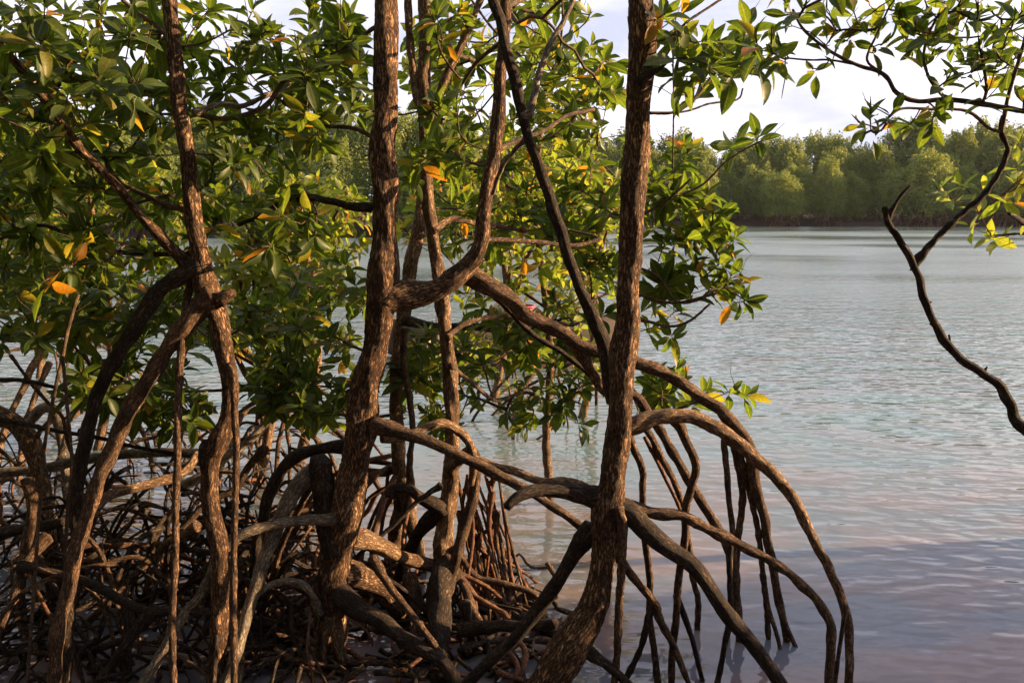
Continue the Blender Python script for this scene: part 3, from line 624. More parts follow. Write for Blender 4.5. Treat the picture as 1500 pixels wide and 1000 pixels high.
# C: the knotted tree on the left whose trunk forks into stilt roots
C = Tree('knotted left mangrove whose trunk splits into long slanting stilt roots', at(320, 1000, 2.97)[0])
C.off = 0.12
C.trace('trunk', '235,-700 242,-400 246,-120 247,-40 249,0 256,80 263,150 271,205 281,290 289,350 296,400 304,425 313,445 320,466 328,520 338,561 335,609 318,648 308,680 310,745 320,796 323,864 320,932 316,1000',
        (2.95, 2.9, 2.85, 2.8), ((-700, 16), (0, 24), (150, 25), (290, 27), (350, 29), (425, 42), (466, 31), (561, 29), (609, 26), (648, 35), (680, 30), (1000, 29)), M_TRUNK, anchor=True, ridge=0.06, sides=30, )
C.trace('branch', '290,408 272,388 230,340 190,296 150,250 110,210 70,150 30,100 0,68 -60,0', (2.86, 2.6), (20, 16, 15, 15, 14, 14), M_TRUNK, anchor=True)
C.trace('prop_root', '296,392 282,398 238,422 200,469 170,524 146,578 129,629 119,680 112,745 108,815 104,878 99,942 95,1000', (2.85, 2.7), (24, 26, 23, 21, 20, 19), M_DARK, ext=1)
C.trace('prop_root', '312,432 299,442 258,493 218,554 184,612 160,663 136,728 116,789 102,850 88,915 78,1000', (2.84, 2.6), (30, 27, 26, 24, 23, 22), M_ROOT, ext=1)
C.trace('prop_root', '294,372 284,398 270,466 264,520 262,585 259,670 257,796 253,881 253,1000', (2.9, 2.78, 2.7, 2.66, 2.6), (13, 13, 12, 12), M_ROOT, ext=1)
C.trace('prop_root', '334,535 342,548 344,609 346,657 345,694 343,796 342,898 343,1000', (2.78, 2.65), (14, 11, 11, 12), M_ROOT, ext=1)
C.trace('broken_branch', '318,440 330,432 343,428', 2.82, (26, 22, 12), M_TRUNK)
C.trace('broken_branch', '320,655 303,650 300,668 302,690', 2.82, (20, 20, 16), M_DARK)
C.trace('branch', '283,165 325,152 355,155 390,140 430,120', (2.9, 3.2), (10, 9, 7), M_GREY, anchor=True)
C.trace('branch', '285,310 250,302 215,288 170,262 150,225 125,180', (2.9, 3.3), (10, 8, 6), M_TWIG, anchor=True)
C.trace('branch', '285,372 230,372 165,368 110,350 60,330 0,350', (2.88, 3.3), (8, 7, 6), M_DARK, anchor=True)
C.trace('branch', '262,70 225,35 190,10 150,-30', (2.9, 3.1), (8, 6), M_TWIG, anchor=True)
C.trace('branch', '50,130 20,140 -20,160 -60,190', (2.66, 2.5), (8, 6), M_TWIG, anchor=True)
C.trace('hanging_root', '140,362 118,420 102,473 92,520 78,582 63,667 58,740', (3.08, 3.0, 2.9), (7, 6), M_TWIG, ext=1)
C.trace('hanging_root', '91,522 98,590 103,640 105,690 99,745 95,830 96,900', 2.95, (6, 6), M_TWIG, ext=1)
C.grow(field((60, 40, 110, 60, 2.4, 3.3, 17), (60, 120, 90, 60, 2.4, 3.3, 13), (200, 60, 110, 80, 2.4, 3.4, 25), (170, 160, 110, 60, 2.4, 3.4, 16), (330, 70, 90, 70, 2.6, 3.6, 18), (360, 210, 80, 50, 2.9, 3.8, 12),
        (90, 260, 110, 60, 2.4, 3.4, 16), (220, 330, 110, 50, 2.9, 3.8, 15), (60, 380, 90, 50, 2.6, 3.5, 12), (30, 200, 60, 60, 2.4, 3.2, 8), (400, 280, 60, 40, 3, 4, 7), (170, 90, 200, 110, 2.5, 3.8, 27), (150, 280, 200, 80, 2.8, 4.0, 32), (100, -520, 400, 300, 1.4, 4.0, 68), seed=2), L=0.1)

# D: the slim sunlit stem behind the stout trunk
D = Tree('slim pale sunlit mangrove stem rising behind the thick middle trunk', at(640, 860, 3.7)[0])
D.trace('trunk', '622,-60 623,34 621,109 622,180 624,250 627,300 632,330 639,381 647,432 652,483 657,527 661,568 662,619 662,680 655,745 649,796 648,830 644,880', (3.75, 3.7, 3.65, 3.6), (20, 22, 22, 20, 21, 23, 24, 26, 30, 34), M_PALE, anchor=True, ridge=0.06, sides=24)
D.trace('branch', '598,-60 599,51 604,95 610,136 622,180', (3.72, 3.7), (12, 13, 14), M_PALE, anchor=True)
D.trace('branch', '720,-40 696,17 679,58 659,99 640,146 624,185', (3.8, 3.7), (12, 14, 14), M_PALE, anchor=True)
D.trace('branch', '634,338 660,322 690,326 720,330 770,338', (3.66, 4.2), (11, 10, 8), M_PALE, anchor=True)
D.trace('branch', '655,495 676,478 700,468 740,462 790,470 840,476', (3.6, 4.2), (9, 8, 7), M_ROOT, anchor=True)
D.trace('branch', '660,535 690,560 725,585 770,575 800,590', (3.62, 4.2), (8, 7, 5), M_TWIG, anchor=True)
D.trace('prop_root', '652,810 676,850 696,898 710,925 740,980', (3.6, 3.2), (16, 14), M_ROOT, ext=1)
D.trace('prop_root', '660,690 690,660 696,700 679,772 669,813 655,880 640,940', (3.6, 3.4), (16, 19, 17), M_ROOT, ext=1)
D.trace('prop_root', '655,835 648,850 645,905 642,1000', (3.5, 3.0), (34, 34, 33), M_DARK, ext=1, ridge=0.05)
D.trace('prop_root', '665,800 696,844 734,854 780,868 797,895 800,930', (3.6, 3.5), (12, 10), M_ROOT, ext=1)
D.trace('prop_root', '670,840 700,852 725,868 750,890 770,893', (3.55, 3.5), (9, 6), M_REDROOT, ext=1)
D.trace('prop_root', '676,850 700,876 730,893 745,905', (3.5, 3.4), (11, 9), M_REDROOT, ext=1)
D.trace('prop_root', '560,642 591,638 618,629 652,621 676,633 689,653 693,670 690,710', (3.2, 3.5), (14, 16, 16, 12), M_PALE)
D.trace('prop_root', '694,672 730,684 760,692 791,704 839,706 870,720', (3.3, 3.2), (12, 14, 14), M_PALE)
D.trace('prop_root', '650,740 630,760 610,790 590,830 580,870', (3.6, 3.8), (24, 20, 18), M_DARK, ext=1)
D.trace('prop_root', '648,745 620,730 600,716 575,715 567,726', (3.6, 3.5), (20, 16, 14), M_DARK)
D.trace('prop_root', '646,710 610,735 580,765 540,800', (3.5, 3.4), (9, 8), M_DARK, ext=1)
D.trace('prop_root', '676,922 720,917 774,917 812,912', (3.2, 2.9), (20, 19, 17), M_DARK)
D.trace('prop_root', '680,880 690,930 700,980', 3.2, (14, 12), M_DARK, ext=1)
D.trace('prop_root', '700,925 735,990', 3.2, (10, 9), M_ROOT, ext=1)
for i in range(40):
    q = np.random.default_rng(900+i)
    x0, y0 = q.uniform(668, 735), q.uniform(690, 830)
    x1 = x0+q.normal(14, 26); yb = q.uniform(830, 925); bow = q.normal(0, 14)
    D.trace('prop_root', '%d,%d %d,%d %d,%d %d,%d' % (x0, y0, x0*0.7+x1*0.3+bow, y0*0.7+yb*0.3, x0*0.3+x1*0.7+bow*0.6+q.normal(0, 4), y0*0.3+yb*0.7, x1, yb), (3.75, water_d(yb)), (q.uniform(4, 9), q.uniform(3.5, 7)), M_REDROOT if q.random() < 0.7 else M_ROOT, ext=1)
D.grow(field((700, 130, 90, 70, 4.0, 4.8, 17), (640, 60, 60, 60, 4.0, 4.6, 11), (760, 470, 80, 45, 4.0, 4.6, 21), (700, 540, 80, 50, 4.0, 4.6, 21), (830, 540, 60, 50, 4.0, 4.5, 17), (800, 600, 70, 35, 4.0, 4.5, 13), (620, 560, 50, 50, 4.0, 4.6, 13), (790, 300, 60, 40, 4.0, 4.8, 14), (870, 420, 40, 50, 4.0, 4.6, 11), (640, 620, 40, 25, 4.0, 4.6, 6), seed=5), L=0.103)

# E: the leaning pair of stems half hidden behind the stout trunk
E = Tree('leaning mangrove stem half hidden behind the thick middle trunk', at(580, 800, 4.2)[0])
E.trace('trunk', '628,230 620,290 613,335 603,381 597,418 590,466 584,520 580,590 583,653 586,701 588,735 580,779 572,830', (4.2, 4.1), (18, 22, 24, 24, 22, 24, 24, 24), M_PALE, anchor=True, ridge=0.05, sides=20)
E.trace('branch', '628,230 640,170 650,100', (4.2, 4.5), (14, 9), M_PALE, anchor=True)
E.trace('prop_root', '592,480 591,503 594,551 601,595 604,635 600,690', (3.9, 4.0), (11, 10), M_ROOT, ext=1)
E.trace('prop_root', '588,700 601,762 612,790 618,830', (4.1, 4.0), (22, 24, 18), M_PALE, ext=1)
E.trace('branch', '594,470 640,478 700,478 770,482', (4.1, 4.6), (14, 13, 12), M_DARK, anchor=True)
for i in range(14):
    E.arch(at(RND.uniform(565, 600), RND.uniform(660, 730), 4.2)[0], RND.uniform(2.2, 5.6), RND.uniform(0.25, 0.8), RND.uniform(0.009, 0.02), seed=i)
E.grow(field((480, 420, 70, 45, 3.9, 5.0, 22), (450, 500, 70, 45, 3.8, 4.8, 22), (470, 585, 70, 35, 3.6, 4.4, 22), (410, 570, 50, 40, 3.6, 4.4, 14), (600, 520, 50, 50, 4.0, 4.8, 10), (690, 330, 60, 40, 4.2, 5.2, 16), seed=6), L=0.105)

# J: an airy young tree filling the gap behind the centre
J = Tree('airy thin-twigged mangrove between the slim sunlit stem and the straight trunk', at(800, 700, 5.0)[0])
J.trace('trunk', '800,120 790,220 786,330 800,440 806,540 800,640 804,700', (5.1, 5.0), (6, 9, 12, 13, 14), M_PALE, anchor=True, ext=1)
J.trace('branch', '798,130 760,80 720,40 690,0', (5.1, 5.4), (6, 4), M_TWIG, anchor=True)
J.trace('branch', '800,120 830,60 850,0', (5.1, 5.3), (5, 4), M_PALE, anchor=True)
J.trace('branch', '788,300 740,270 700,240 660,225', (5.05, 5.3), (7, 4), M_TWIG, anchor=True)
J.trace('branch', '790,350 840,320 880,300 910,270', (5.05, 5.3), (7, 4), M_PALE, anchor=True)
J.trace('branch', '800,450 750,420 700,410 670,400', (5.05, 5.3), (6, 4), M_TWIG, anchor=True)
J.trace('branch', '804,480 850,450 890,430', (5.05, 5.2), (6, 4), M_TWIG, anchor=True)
J.grow(field((690, 240, 90, 60, 4.7, 5.6, 26), (830, 240, 80, 70, 4.7, 5.6, 28), (800, 350, 100, 50, 4.7, 5.6, 26), (720, 400, 80, 50, 4.7, 5.6, 16), (860, 440, 60, 60, 4.7, 5.5, 16), (720, 520, 90, 50, 4.6, 5.4, 14), (830, 120, 70, 60, 4.8, 5.6, 18), (690, 110, 100, 90, 4.6, 6.0, 26), (790, 40, 90, 50, 4.6, 6.0, 20), (640, 330, 60, 50, 4.8, 5.8, 12), (760, 300, 80, 40, 4.7, 5.6, 14), seed=21), L=0.115, mat=M_LEAFY, nl=(5, 8), tip=0.003)

# H: the tree hidden behind the straight trunk; its sprays stand against the water
H = Tree('leafy mangrove behind the straight trunk, sprays hanging over open water', at(895, 800, 4.05)[0])
H.off = 0.45
H.trace('trunk', '926,60 922,200 916,330 914,420 905,540 899,640 893,720 890,800', (3.7, 3.6), (10, 14, 17, 20, 20), M_TRUNK, anchor=True)
H.trace('branch', '918,318 945,312 975,295 995,278 1012,262', (3.65, 3.5), (5, 5, 4), M_TWIG, anchor=True)
H.trace('branch', '1000,285 1030,270 1060,240 1085,222 1118,205', (3.5, 3.4), (4, 3), M_TWIG, anchor=True)
H.trace('branch', '915,388 960,402 990,440 1020,440 1040,425', (3.6, 3.5), (5, 4), M_TWIG, anchor=True)
H.trace('branch', '912,468 945,470 980,478 1010,470 1040,445', (3.6, 3.4), (6, 5, 4), M_TWIG, anchor=True)
H.trace('branch', '914,420 960,440 1000,442 1050,430', (3.6, 3.4), (6, 4), M_ROOT, anchor=True)
H.trace('branch', '905,540 950,595 985,600 1030,585', (3.6, 3.5), (6, 4), M_TWIG, anchor=True)
H.grow(spots('1110,200 1072,212 990,240 978,262 1002,300 1035,285 1060,312 1080,345 1010,345 985,375 1022,395 1045,372 1072,402 1092,440 1068,440 1040,420 972,415 990,455 955,480 1000,560 1035,575 1072,572 1095,578 970,570 1015,590 1055,385 1085,415 1030,350 960,330 1000,410 1045,330 975,290 1060,420 1010,430 985,495', 3.98, 4.35, 8)
       +field((970, 250, 50, 60, 4.0, 4.5, 10), (1010, 330, 60, 50, 4.0, 4.5, 10), (860, 260, 50, 60, 4.05, 4.6, 9), (960, 560, 60, 30, 4.0, 4.5, 7), (1000, 400, 70, 60, 4.05, 4.5, 8), seed=9), L=0.124)

# R: the tree standing out of view on the right; its branches reach in
Rt = Tree('mangrove reaching in from the right edge with a bare forked branch', at(1660, 900, 2.0)[0])
Rt.trace('trunk', '1740,-200 1700,100 1670,400 1650,640 1660,900 1670,1050', (2.0, 2.0), (30, 36, 40, 44), M_TRUNK, anchor=True, ext=1)
Rt.trace('branch', '1650,740 1590,690 1500,626 1477,588 1464,565 1440,548 1416,531 1392,510 1372,480 1358,449 1348,415 1338,388 1321,357 1304,330 1295,304', (2.02, 2.35, 2.45, 2.5), (22, 19, 18, 15, 13, 12, 10), M_DARK, rough=0.16, label='bare dark forked branch over the water')
Rt.trace('branch', '1302,322 1304,313 1318,289 1333,272', 2.5, (9, 7, 4), M_DARK)
Rt.trace('branch', '1338,392 1341,386 1365,357 1394,327 1416,306 1443,282 1467,245 1476,218 1467,194 1470,170', (2.5, 2.5), (12, 11, 10, 9, 8), M_DARK, rough=0.14, anchor=True)
for st in ('1390,508 1391,496 1390,490', '1372,478 1362,474', '1338,392 1333,396', '1440,546 1446,537', '1358,446 1364,442', '1321,356 1315,358'):
    Rt.trace('broken_branch', st, 2.48, (7, 3), M_DARK, rough=0.2)
Rt.trace('branch', '1500,326 1487,318 1478,313', (2.5, 2.4), (9, 6), M_DARK)
Rt.trace('branch', '1695,200 1590,175 1500,163 1457,156 1389,146 1345,148 1314,136 1294,109 1253,95 1216,75 1178,44 1161,14', (2.02, 2.4, 2.4), (14, 10, 9, 8, 6, 4), M_TWIG, anchor=True)
Rt.trace('branch', '1467,194 1447,187 1416,163 1365,160 1318,160 1290,184 1267,196', (2.5, 2.4), (6, 5, 4), M_TWIG, anchor=True)
Rt.trace('branch', '1386,146 1362,116 1353,82 1360,51 1375,20', (2.42, 2.4), (6, 4), M_TWIG, anchor=True)
Rt.trace('branch', '1294,108 1270,88 1284,51 1304,7', 2.42, (5, 3), M_TWIG, anchor=True)
Rt.trace('branch', '1250,94 1215,88 1185,88 1150,85', 2.42, (4, 3), M_TWIG, anchor=True)
Rt.trace('branch', '1467,196 1478,136 1500,60 1510,0', (2.5, 2.4), (7, 6), M_TWIG, anchor=True)
Rt.grow(spots('1150,22 1178,12 1205,20 1132,78 1145,70 1130,62 1225,45 1250,15 1215,60 1190,100 1280,35 1292,65 1330,25 1352,50 1372,25 1400,55 1430,30 1455,20 1482,40 1385,75 1425,105 1460,105 1445,135 1490,100 1410,92 1275,165 1310,160 1260,180 1292,190 1330,186 1365,182 1372,160 1335,75 1310,15 1400,15 1470,70 1495,20 1435,70 1360,90 1480,130 1240,60 1262,40 1385,120', 2.25, 2.6, 10)
        +field((1400, 40, 100, 50, 2.2, 2.55, 7), (1470, 110, 50, 50, 2.2, 2.55, 5), (1560, 60, 60, 80, 2.0, 2.5, 8), (1300, -20, 160, 30, 2.1, 2.5, 10), seed=11), L=0.072, nl=(4, 6))
R2 = Tree('low yellow-leaved mangrove sprays at the right edge before the far shore', at(1660, 700, 4.5)[0], 'bush', 'mangrove_shrub', None)
R2.trace('trunk', '1700,200 1660,420 1660,720 1665,800', (4.55, 4.45), (20, 26, 30), M_TRUNK, anchor=True, ext=1)
R2.trace('branch', '1668,360 1600,300 1540,240 1500,260 1450,300', (4.55, 4.45), (9, 6, 4), M_TWIG, anchor=True)
R2.trace('branch', '1660,420 1590,380 1520,345 1460,345', (4.55, 4.45), (8, 5, 4), M_TWIG, anchor=True)
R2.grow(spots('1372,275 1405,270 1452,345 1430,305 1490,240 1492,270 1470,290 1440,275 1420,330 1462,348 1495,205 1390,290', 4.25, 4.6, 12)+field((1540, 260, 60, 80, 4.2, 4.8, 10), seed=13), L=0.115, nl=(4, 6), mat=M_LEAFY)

# G and the rest: the root thicket and leafy mangroves on the left, further back
G = Tree('low tangled mangrove at the left edge with logs and stilt roots', at(30, 760, 4.6)[0])
G.trace('trunk', '-60,560 -20,600 20,620 45,650 60,700 68,760', (4.4, 4.0), (30, 34, 30, 24), M_TRUNK, anchor=True, ext=1)
G.trace('branch', '-60,200 -30,360 -40,560', (4.6, 4.4), (14, 20, 26), M_TRUNK, anchor=True)
G.trace('log', '-40,690 0,692 68,684 143,670 200,664 290,664', (4.3, 4.4), (16, 17, 16), M_GREY)
G.trace('log', '-30,610 34,622 61,599 78,600 88,625 92,660', (5.2, 5.0), (14, 17, 18, 16), M_GREY, ext=1)
G.trace('prop_root', '68,505 44,545 26,585 8,625 0,660', (5.6, 5.4), (11, 12), M_PALE, ext=1)
G.trace('prop_root', '72,530 58,565 44,600 34,625 30,680', (5.6, 5.4), (9, 10), M_PALE, ext=1)
G.trace('prop_root', '-20,556 30,557 60,562 95,572 150,585 215,602', (4.0, 3.9), (8, 7, 6), M_DARK)
G.trace('prop_root', '-10,612 40,622 90,632 140,640 200,655 280,668', (3.9, 3.8), (9, 7, 6), M_DARK)
G.trace('prop_root', '15,520 45,560 75,595 92,612 100,650 118,690', (4.1, 4.0), (6, 6), M_ROOT, ext=1)
G.trace('prop_root', '-10,785 30,776 95,764', (3.6, 3.5), (18, 16), M_DARK)
G.trace('prop_root', '136,748 160,725 204,713 238,702 272,690 292,664', (3.0, 3.4), (15, 16, 14), M_PALE)
G.trace('prop_root', '30,828 44,833 119,850 177,878 218,895 252,895 306,895', (3.2, 2.9), (16, 15), M_DARK)
G.trace('prop_root', '71,786 51,806 34,830 20,878 0,925 -20,980', (3.3, 3.0), (16, 15), M_ROOT, ext=1)
G.trace('prop_root', '116,960 190,932 231,898', (3.1, 3.0), (13, 12), M_DARK)
G.trace('prop_root', '231,890 214,908 177,952 146,1000', (3.0, 2.9), (18, 15), M_DARK, ext=1)
G.trace('prop_root', '120,800 180,799 240,796', (3.5, 3.6), (10, 9), M_REDROOT)
G.trace('prop_root', '40,700 48,740 38,800 30,880 40,960', (3.5, 3.3), (17, 15), M_ROOT, ext=1)
G.trace('prop_root', '100,764 140,800 160,840 175,900', (3.4, 3.2), (9, 8), M_ROOT, ext=1)
G.trace('prop_root', '290,770 270,784 240,800 222,840 210,905', (3.4, 3.6), (14, 12), M_PALE, ext=1)
G.trace('prop_root', '390,655 360,690 345,715 300,740 250,790', (3.8, 3.6), (12, 12), M_ROOT, ext=1)
G.trace('log', '420,590 395,615 370,640 330,672 290,700 260,715', (4.6, 4.3), (12, 15, 18), M_GREY)
for i in range(245):
    q = np.random.default_rng(40+i)
    x = q.uniform(-40, 470); y = q.uniform(620, 860); d = water_d(y+q.uniform(20, 140))
    G.arch(at(x, y, max(3.1, d))[0], q.uniform(0, 6.28), q.uniform(0.15, 0.75), q.uniform(0.005, 0.014), (M_DARK, M_ROOT, M_DARK, M_REDROOT)[q.integers(4)], seed=i)
G.grow(field((60, 470, 90, 40, 3.6, 4.8, 19), (170, 440, 90, 40, 3.6, 4.6, 19), (200, 560, 80, 40, 3.4, 4.2, 22), (120, 570, 50, 25, 3.2, 3.8, 8), (380, 470, 70, 50, 3.8, 4.8, 19), (40, 330, 80, 60, 3.8, 4.8, 16), (250, 600, 60, 30, 3.3, 4.0, 13), (420, 560, 60, 40, 3.8, 4.6, 14), (150, 420, 170, 70, 3.6, 5.2, 48), (420, 450, 90, 60, 3.8, 5, 19), (90, 440, 130, 60, 3.4, 4.6, 29), (230, 480, 90, 50, 3.6, 4.6, 19), seed=14), L=0.108)

# the root thicket around the feet of the middle trees
K = Tree('low mangrove root thicket in shadow between the thick trunk and the straight trunk', at(640, 940, 3.2)[0], 'roots', 'root_thicket', None)
K.trace('trunk', '600,840 606,880 604,930 600,990', (3.5, 3.3), (26, 24), M_ROOT, ext=1, ridge=0.05)
for i in range(265):
    q = np.random.default_rng(400+i)
    x = q.uniform(360, 820); y = q.uniform(820, 985); d = min(3.9, max(2.75, water_d(y+20)))
    K.arch(at(x, y, d)[0], q.uniform(0, 6.28), q.uniform(0.12, 0.6), q.uniform(0.006, 0.015), (M_DARK, M_DARK, M_ROOT, M_REDROOT)[q.integers(4)], seed=i)

K2 = Tree('dark mesh of thin crossing mangrove roots low in the left corner', at(180, 960, 3.1)[0], 'roots', 'root_thicket', None)
K2.trace('trunk', '185,880 190,920 184,960 186,1000', (3.2, 3.0), (18, 17), M_DARK, ext=1)
for i in range(230):
    q = np.random.default_rng(1400+i)
    x = q.uniform(-30, 450); y = q.uniform(740, 985); d = min(4.2, max(2.7, water_d(y+q.uniform(10, 60))))
    K2.arch(at(x, y, d)[0], q.uniform(0, 6.28), q.uniform(0.1, 0.6), q.uniform(0.004, 0.011), (M_DARK, M_DARK, M_ROOT)[q.integers(3)], seed=i)

# leafy mangroves further back on the left, in the sun
BACK = [('sunlit yellow-green mangrove behind the knotted left tree', 120, 430, 6.2, (130, 310, 170, 80, 5.6, 6.8, 150)),
        ('sunlit yellow-green mangrove in the gap left of the thick middle trunk', 420, 450, 5.8, (440, 330, 100, 75, 5.2, 6.3, 140)),
        ('dense mangrove low over the water between the left and middle trunks', 360, 500, 5.4, (350, 430, 130, 60, 4.9, 5.8, 90)),
        ('distant leafy mangrove glimpsed between the thick trunk and the slanting dark stem', 720, 420, 8.0, (720, 280, 120, 55, 7.4, 8.6, 120)),
        ('leafy mangrove with pale twigs just left of the straight trunk', 850, 500, 7.2, (850, 320, 80, 80, 6.6, 7.8, 90)),
        ('mangrove with leaning lit trunks at the far left behind the leaves', 40, 380, 9.0, (30, 230, 160, 110, 8.2, 9.8, 150))]
for bi, (lab, bx, by, bd, fl) in enumerate(BACK):
    t = Tree(lab, at(bx, by, bd)[0], group='leafy mangroves standing further back')
    base = at(bx, by, bd)[0]; base[2] = -0.15
    top = at(fl[0], fl[1]-fl[3]*0.4, bd)[0]
    P, R = smooth_path([base, base*0.6+top*0.4+np.array((0.15, 0, 0.1)), top], [0.042, 0.036, 0.016], 0.08)
    t.limb('trunk', P, R, M_PALE, 10)
    for i in range(7):
        q = np.random.default_rng(bi*50+i); k = q.integers(len(P)//4, len(P)-2)
        e = at(fl[0]+q.uniform(-0.85, 0.85)*fl[2], fl[1]+q.uniform(-0.8, 0.7)*fl[3], q.uniform(fl[4], fl[5]))[0]
        PP, RR = smooth_path([P[k], P[k]*0.5+e*0.5+np.array((0, 0, -0.12)), e], [0.028, 0.022, 0.009], 0.09)
        t.limb('branch', PP, RR, M_PALE if q.random() < 0.6 else M_ROOT, 8)
    for i in range(9): t.arch(np.array((P[3][0], P[3][1], RND.uniform(0.3, 0.75))), RND.uniform(0, 6.28), RND.uniform(0.4, 1.1), RND.uniform(0.012, 0.024), M_ROOT, seed=i)
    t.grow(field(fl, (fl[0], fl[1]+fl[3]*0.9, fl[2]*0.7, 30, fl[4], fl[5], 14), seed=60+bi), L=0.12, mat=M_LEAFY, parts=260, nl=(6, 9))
# ------------------------------------------------------------------ boats
def box_geo(x0, x1, y0, y1, z0, z1):
    V = [(x, y, z) for x in (x0, x1) for y in (y0, y1) for z in (z0, z1)]
    return V, [(0, 1, 3, 2), (4, 6, 7, 5), (0, 4, 5, 1), (2, 3, 7, 6), (0, 2, 6, 4), (1, 5, 7, 3)]
def plain(name, c, rough=0.5, var=0.25, sc_=6):
    m, n, l, b = nodes_of(name)
    tc = n.new('ShaderNodeTexCoord'); q = n.new('ShaderNodeTexNoise'); q.inputs['Scale'].default_value = sc_; q.inputs['Detail'].default_value = 6; l.new(tc.outputs['Object'], q.inputs['Vector'])
    r = ramp(n, [(0.3, tuple(v*(1-var) for v in c)), (0.7, tuple(v*(1+var) for v in c))]); l.new(q.outputs['Fac'], r.inputs[0]); l.new(r.outputs[0], b.inputs['Base Color']); b.inputs['Roughness'].default_value = rough
    return m
M_WOOD = plain('weathered_boat_wood', (0.085, 0.058, 0.04), 0.8); M_WHITE = plain('white_hull_paint', (0.62, 0.63, 0.66), 0.45, 0.08); M_RED = plain('red_plastic', (0.42, 0.03, 0.04), 0.4, 0.1)
M_BAMBOO = plain('bamboo', (0.22, 0.15, 0.08), 0.6); M_SACK = plain('sack_cloth', (0.34, 0.25, 0.15), 0.9)
def hull_geo(Ln, W, H, flat=0.5, n=20, m=9, thick=0.04):
    """an open double-ended hull, outer and inner skin"""
    V, Fq = [], []
    for skin in (0, 1):
        for i in range(n+1):
            t = i/n*2-1; w = W/2*(1-abs(t)**2.6)+0.015; k = H*(0.0+0.35*abs(t)**3); hh = H+0.55*H*abs(t)**2.5
            for j in range(m+1):
                a = (j/m*2-1); y = w*math.copysign(abs(a)**flat, a); z = k+(hh-k)*abs(a)**2.2
                V.append((t*Ln/2*(1-0.02*skin), y*(1-thick/max(w, .05)*skin if w > 0.08 else 1), z+thick*skin*(1-abs(a))))
    s_ = (n+1)*(m+1)
    for i in range(n):
        for j in range(m):
            a = i*(m+1)+j; Fq.append((a, a+m+1, a+m+2, a+1)); Fq.append((s_+a, s_+a+1, s_+a+m+2, s_+a+m+1))
        a = i*(m+1); Fq.append((a, s_+a, s_+a+m+1, a+m+1)); a += m; Fq.append((a, a+m+1, s_+a+m+1, s_+a))
    return V, Fq
def rod(name, p, q, r, mat, par, n=6):
    P, R = smooth_path([p, q], [r, r], max(0.05, math.dist(p, q)/8)); g = tube_geo(P, R, n, 0.03, 3)
    return link(name, new_mesh(name, g[0], g[1], mat, g[2]), par)
bt = bpy.data.objects.new('outrigger_boat', None); c = at(735, 505, 10.5)[0]; bt.location = (c[0], 10.6, -0.10); bt.rotation_euler = (0, 0, math.radians(6)); col.objects.link(bt)
tag(bt, 'weathered wooden outrigger boat moored behind the leaves near the slim sunlit stem', 'boat')
g = hull_geo(3.0, 0.6, 0.40); link('hull', new_mesh('hull', *g, M_WOOD), bt)
for x in (-0.8, 0.0, 0.8):
    link('thwart', new_mesh('thwart', *box_geo(x-0.10, x+0.10, -0.26, 0.26, 0.40, 0.43), M_WOOD, smooth=False), bt)
rod('outrigger_float', (-1.25, -1.05, 0.16), (1.0, -1.05, 0.14), 0.055, M_DARK, bt, 10)
for x in (-0.8, 0.6): rod('outrigger_arm', (x, -1.05, 0.2), (x, 0.45, 0.52), 0.028, M_BAMBOO, bt)
rod('mooring_post', (-0.95, -0.62, -0.4), (-0.95, -0.62, 0.40), 0.06, M_BAMBOO, bt, 10)
rd = link('tub', None, None) if False else None
def lathe(prof, n=18):
    V, Fq = [], []
    for r, z in prof:
        for k in range(n): V.append((r*math.cos(k*6.2832/n), r*math.sin(k*6.2832/n), z))
    for i in range(len(prof)-1):
        for k in range(n): Fq.append((i*n+k, i*n+(k+1) % n, (i+1)*n+(k+1) % n, (i+1)*n+k))
    Fq.append(tuple(range(n))[::-1])
    return V, Fq
tb = bpy.data.objects.new('tub', None); c2 = at(764, 440, 10.6)[0]; tb.location = (c2[0], 10.65, 0.345); col.objects.link(tb)
tag(tb, 'red plastic tub sitting in the wooden outrigger boat', 'tub')
link('body', new_mesh('body', *lathe([(0.10, 0), (0.13, 0.02), (0.16, 0.24), (0.155, 0.24), (0.125, 0.03), (0.02, 0.025)]), M_RED), tb)
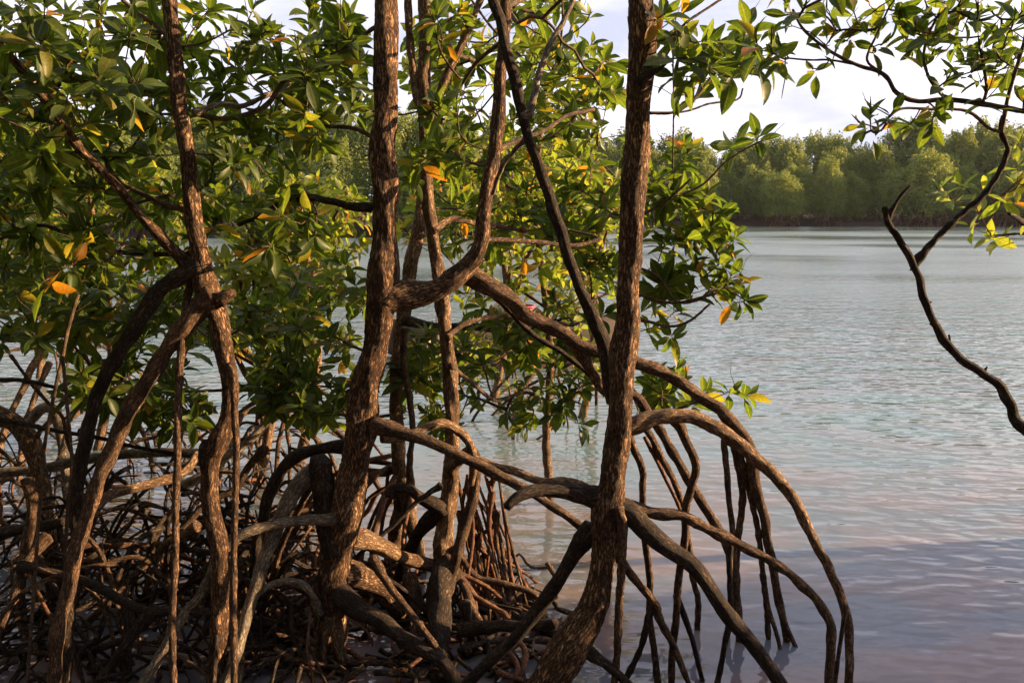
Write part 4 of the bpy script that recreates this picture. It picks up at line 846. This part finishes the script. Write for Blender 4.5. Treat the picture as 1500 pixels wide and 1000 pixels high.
link('rim', new_mesh('rim', *lathe([(0.158, 0.23), (0.178, 0.235), (0.178, 0.255), (0.158, 0.258)]), M_RED), tb)
V = []; Fq = []
for i in range(11):
    for j in range(18):
        th, ph = i/10*math.pi, j/18*2*math.pi; r = 1+0.10*math.sin(3*ph+i)+0.06*math.cos(5*th+j)
        V.append((0.16*r*math.sin(th)*math.cos(ph), 0.13*r*math.sin(th)*math.sin(ph), 0.17+0.17*r*math.cos(th)))
for i in range(10):
    for j in range(18): Fq.append((i*18+j, i*18+(j+1) % 18, (i+1)*18+(j+1) % 18, (i+1)*18+j))
sk = link('sack', new_mesh('sack', V, Fq, M_SACK)); sk.location = (at(742, 430, 10.6)[0][0]-0.05, 10.62, 0.33); tag(sk, 'tan cloth sack beside the red tub in the wooden boat', 'sack')
wb_ = bpy.data.objects.new('white_boat', None); c3 = at(650, 345, 58)[0]; wb_.location = (c3[0], 58, -0.12); wb_.rotation_euler = (0, 0, math.radians(12)); wb_.scale = (0.42, 0.42, 0.42); col.objects.link(wb_)
tag(wb_, 'small white boat with a box cabin at the foot of the opposite bank', 'boat')
link('hull', new_mesh('hull', *hull_geo(2.6, 0.95, 0.45), M_WHITE), wb_)
link('cabin', new_mesh('cabin', *box_geo(-0.75, 0.35, -0.34, 0.34, 0.25, 0.80), M_WHITE, smooth=False), wb_)
link('cabin_roof', new_mesh('cabin_roof', *box_geo(-0.85, 0.45, -0.40, 0.40, 0.802, 0.86), M_WHITE, smooth=False), wb_)

# ------------------------------------------------------------------ the evening air over the lagoon
hm_ = bpy.data.materials.new('haze_air'); hm_.use_nodes = True; hn = hm_.node_tree.nodes; hn.remove(hn['Principled BSDF'])
hv = hn.new('ShaderNodeVolumePrincipled'); hv.inputs['Density'].default_value = 0.0001; hv.inputs['Color'].default_value = (0.84, 0.92, 1.0, 1); hv.inputs['Anisotropy'].default_value = 0.2
hm_.node_tree.links.new(hv.outputs[0], hn['Material Output'].inputs['Volume'])
hz = link('haze', new_mesh('haze', *box_geo(-440, 440, -70, 440, -1.5, 26), hm_, smooth=False)); tag(hz, kind='stuff')
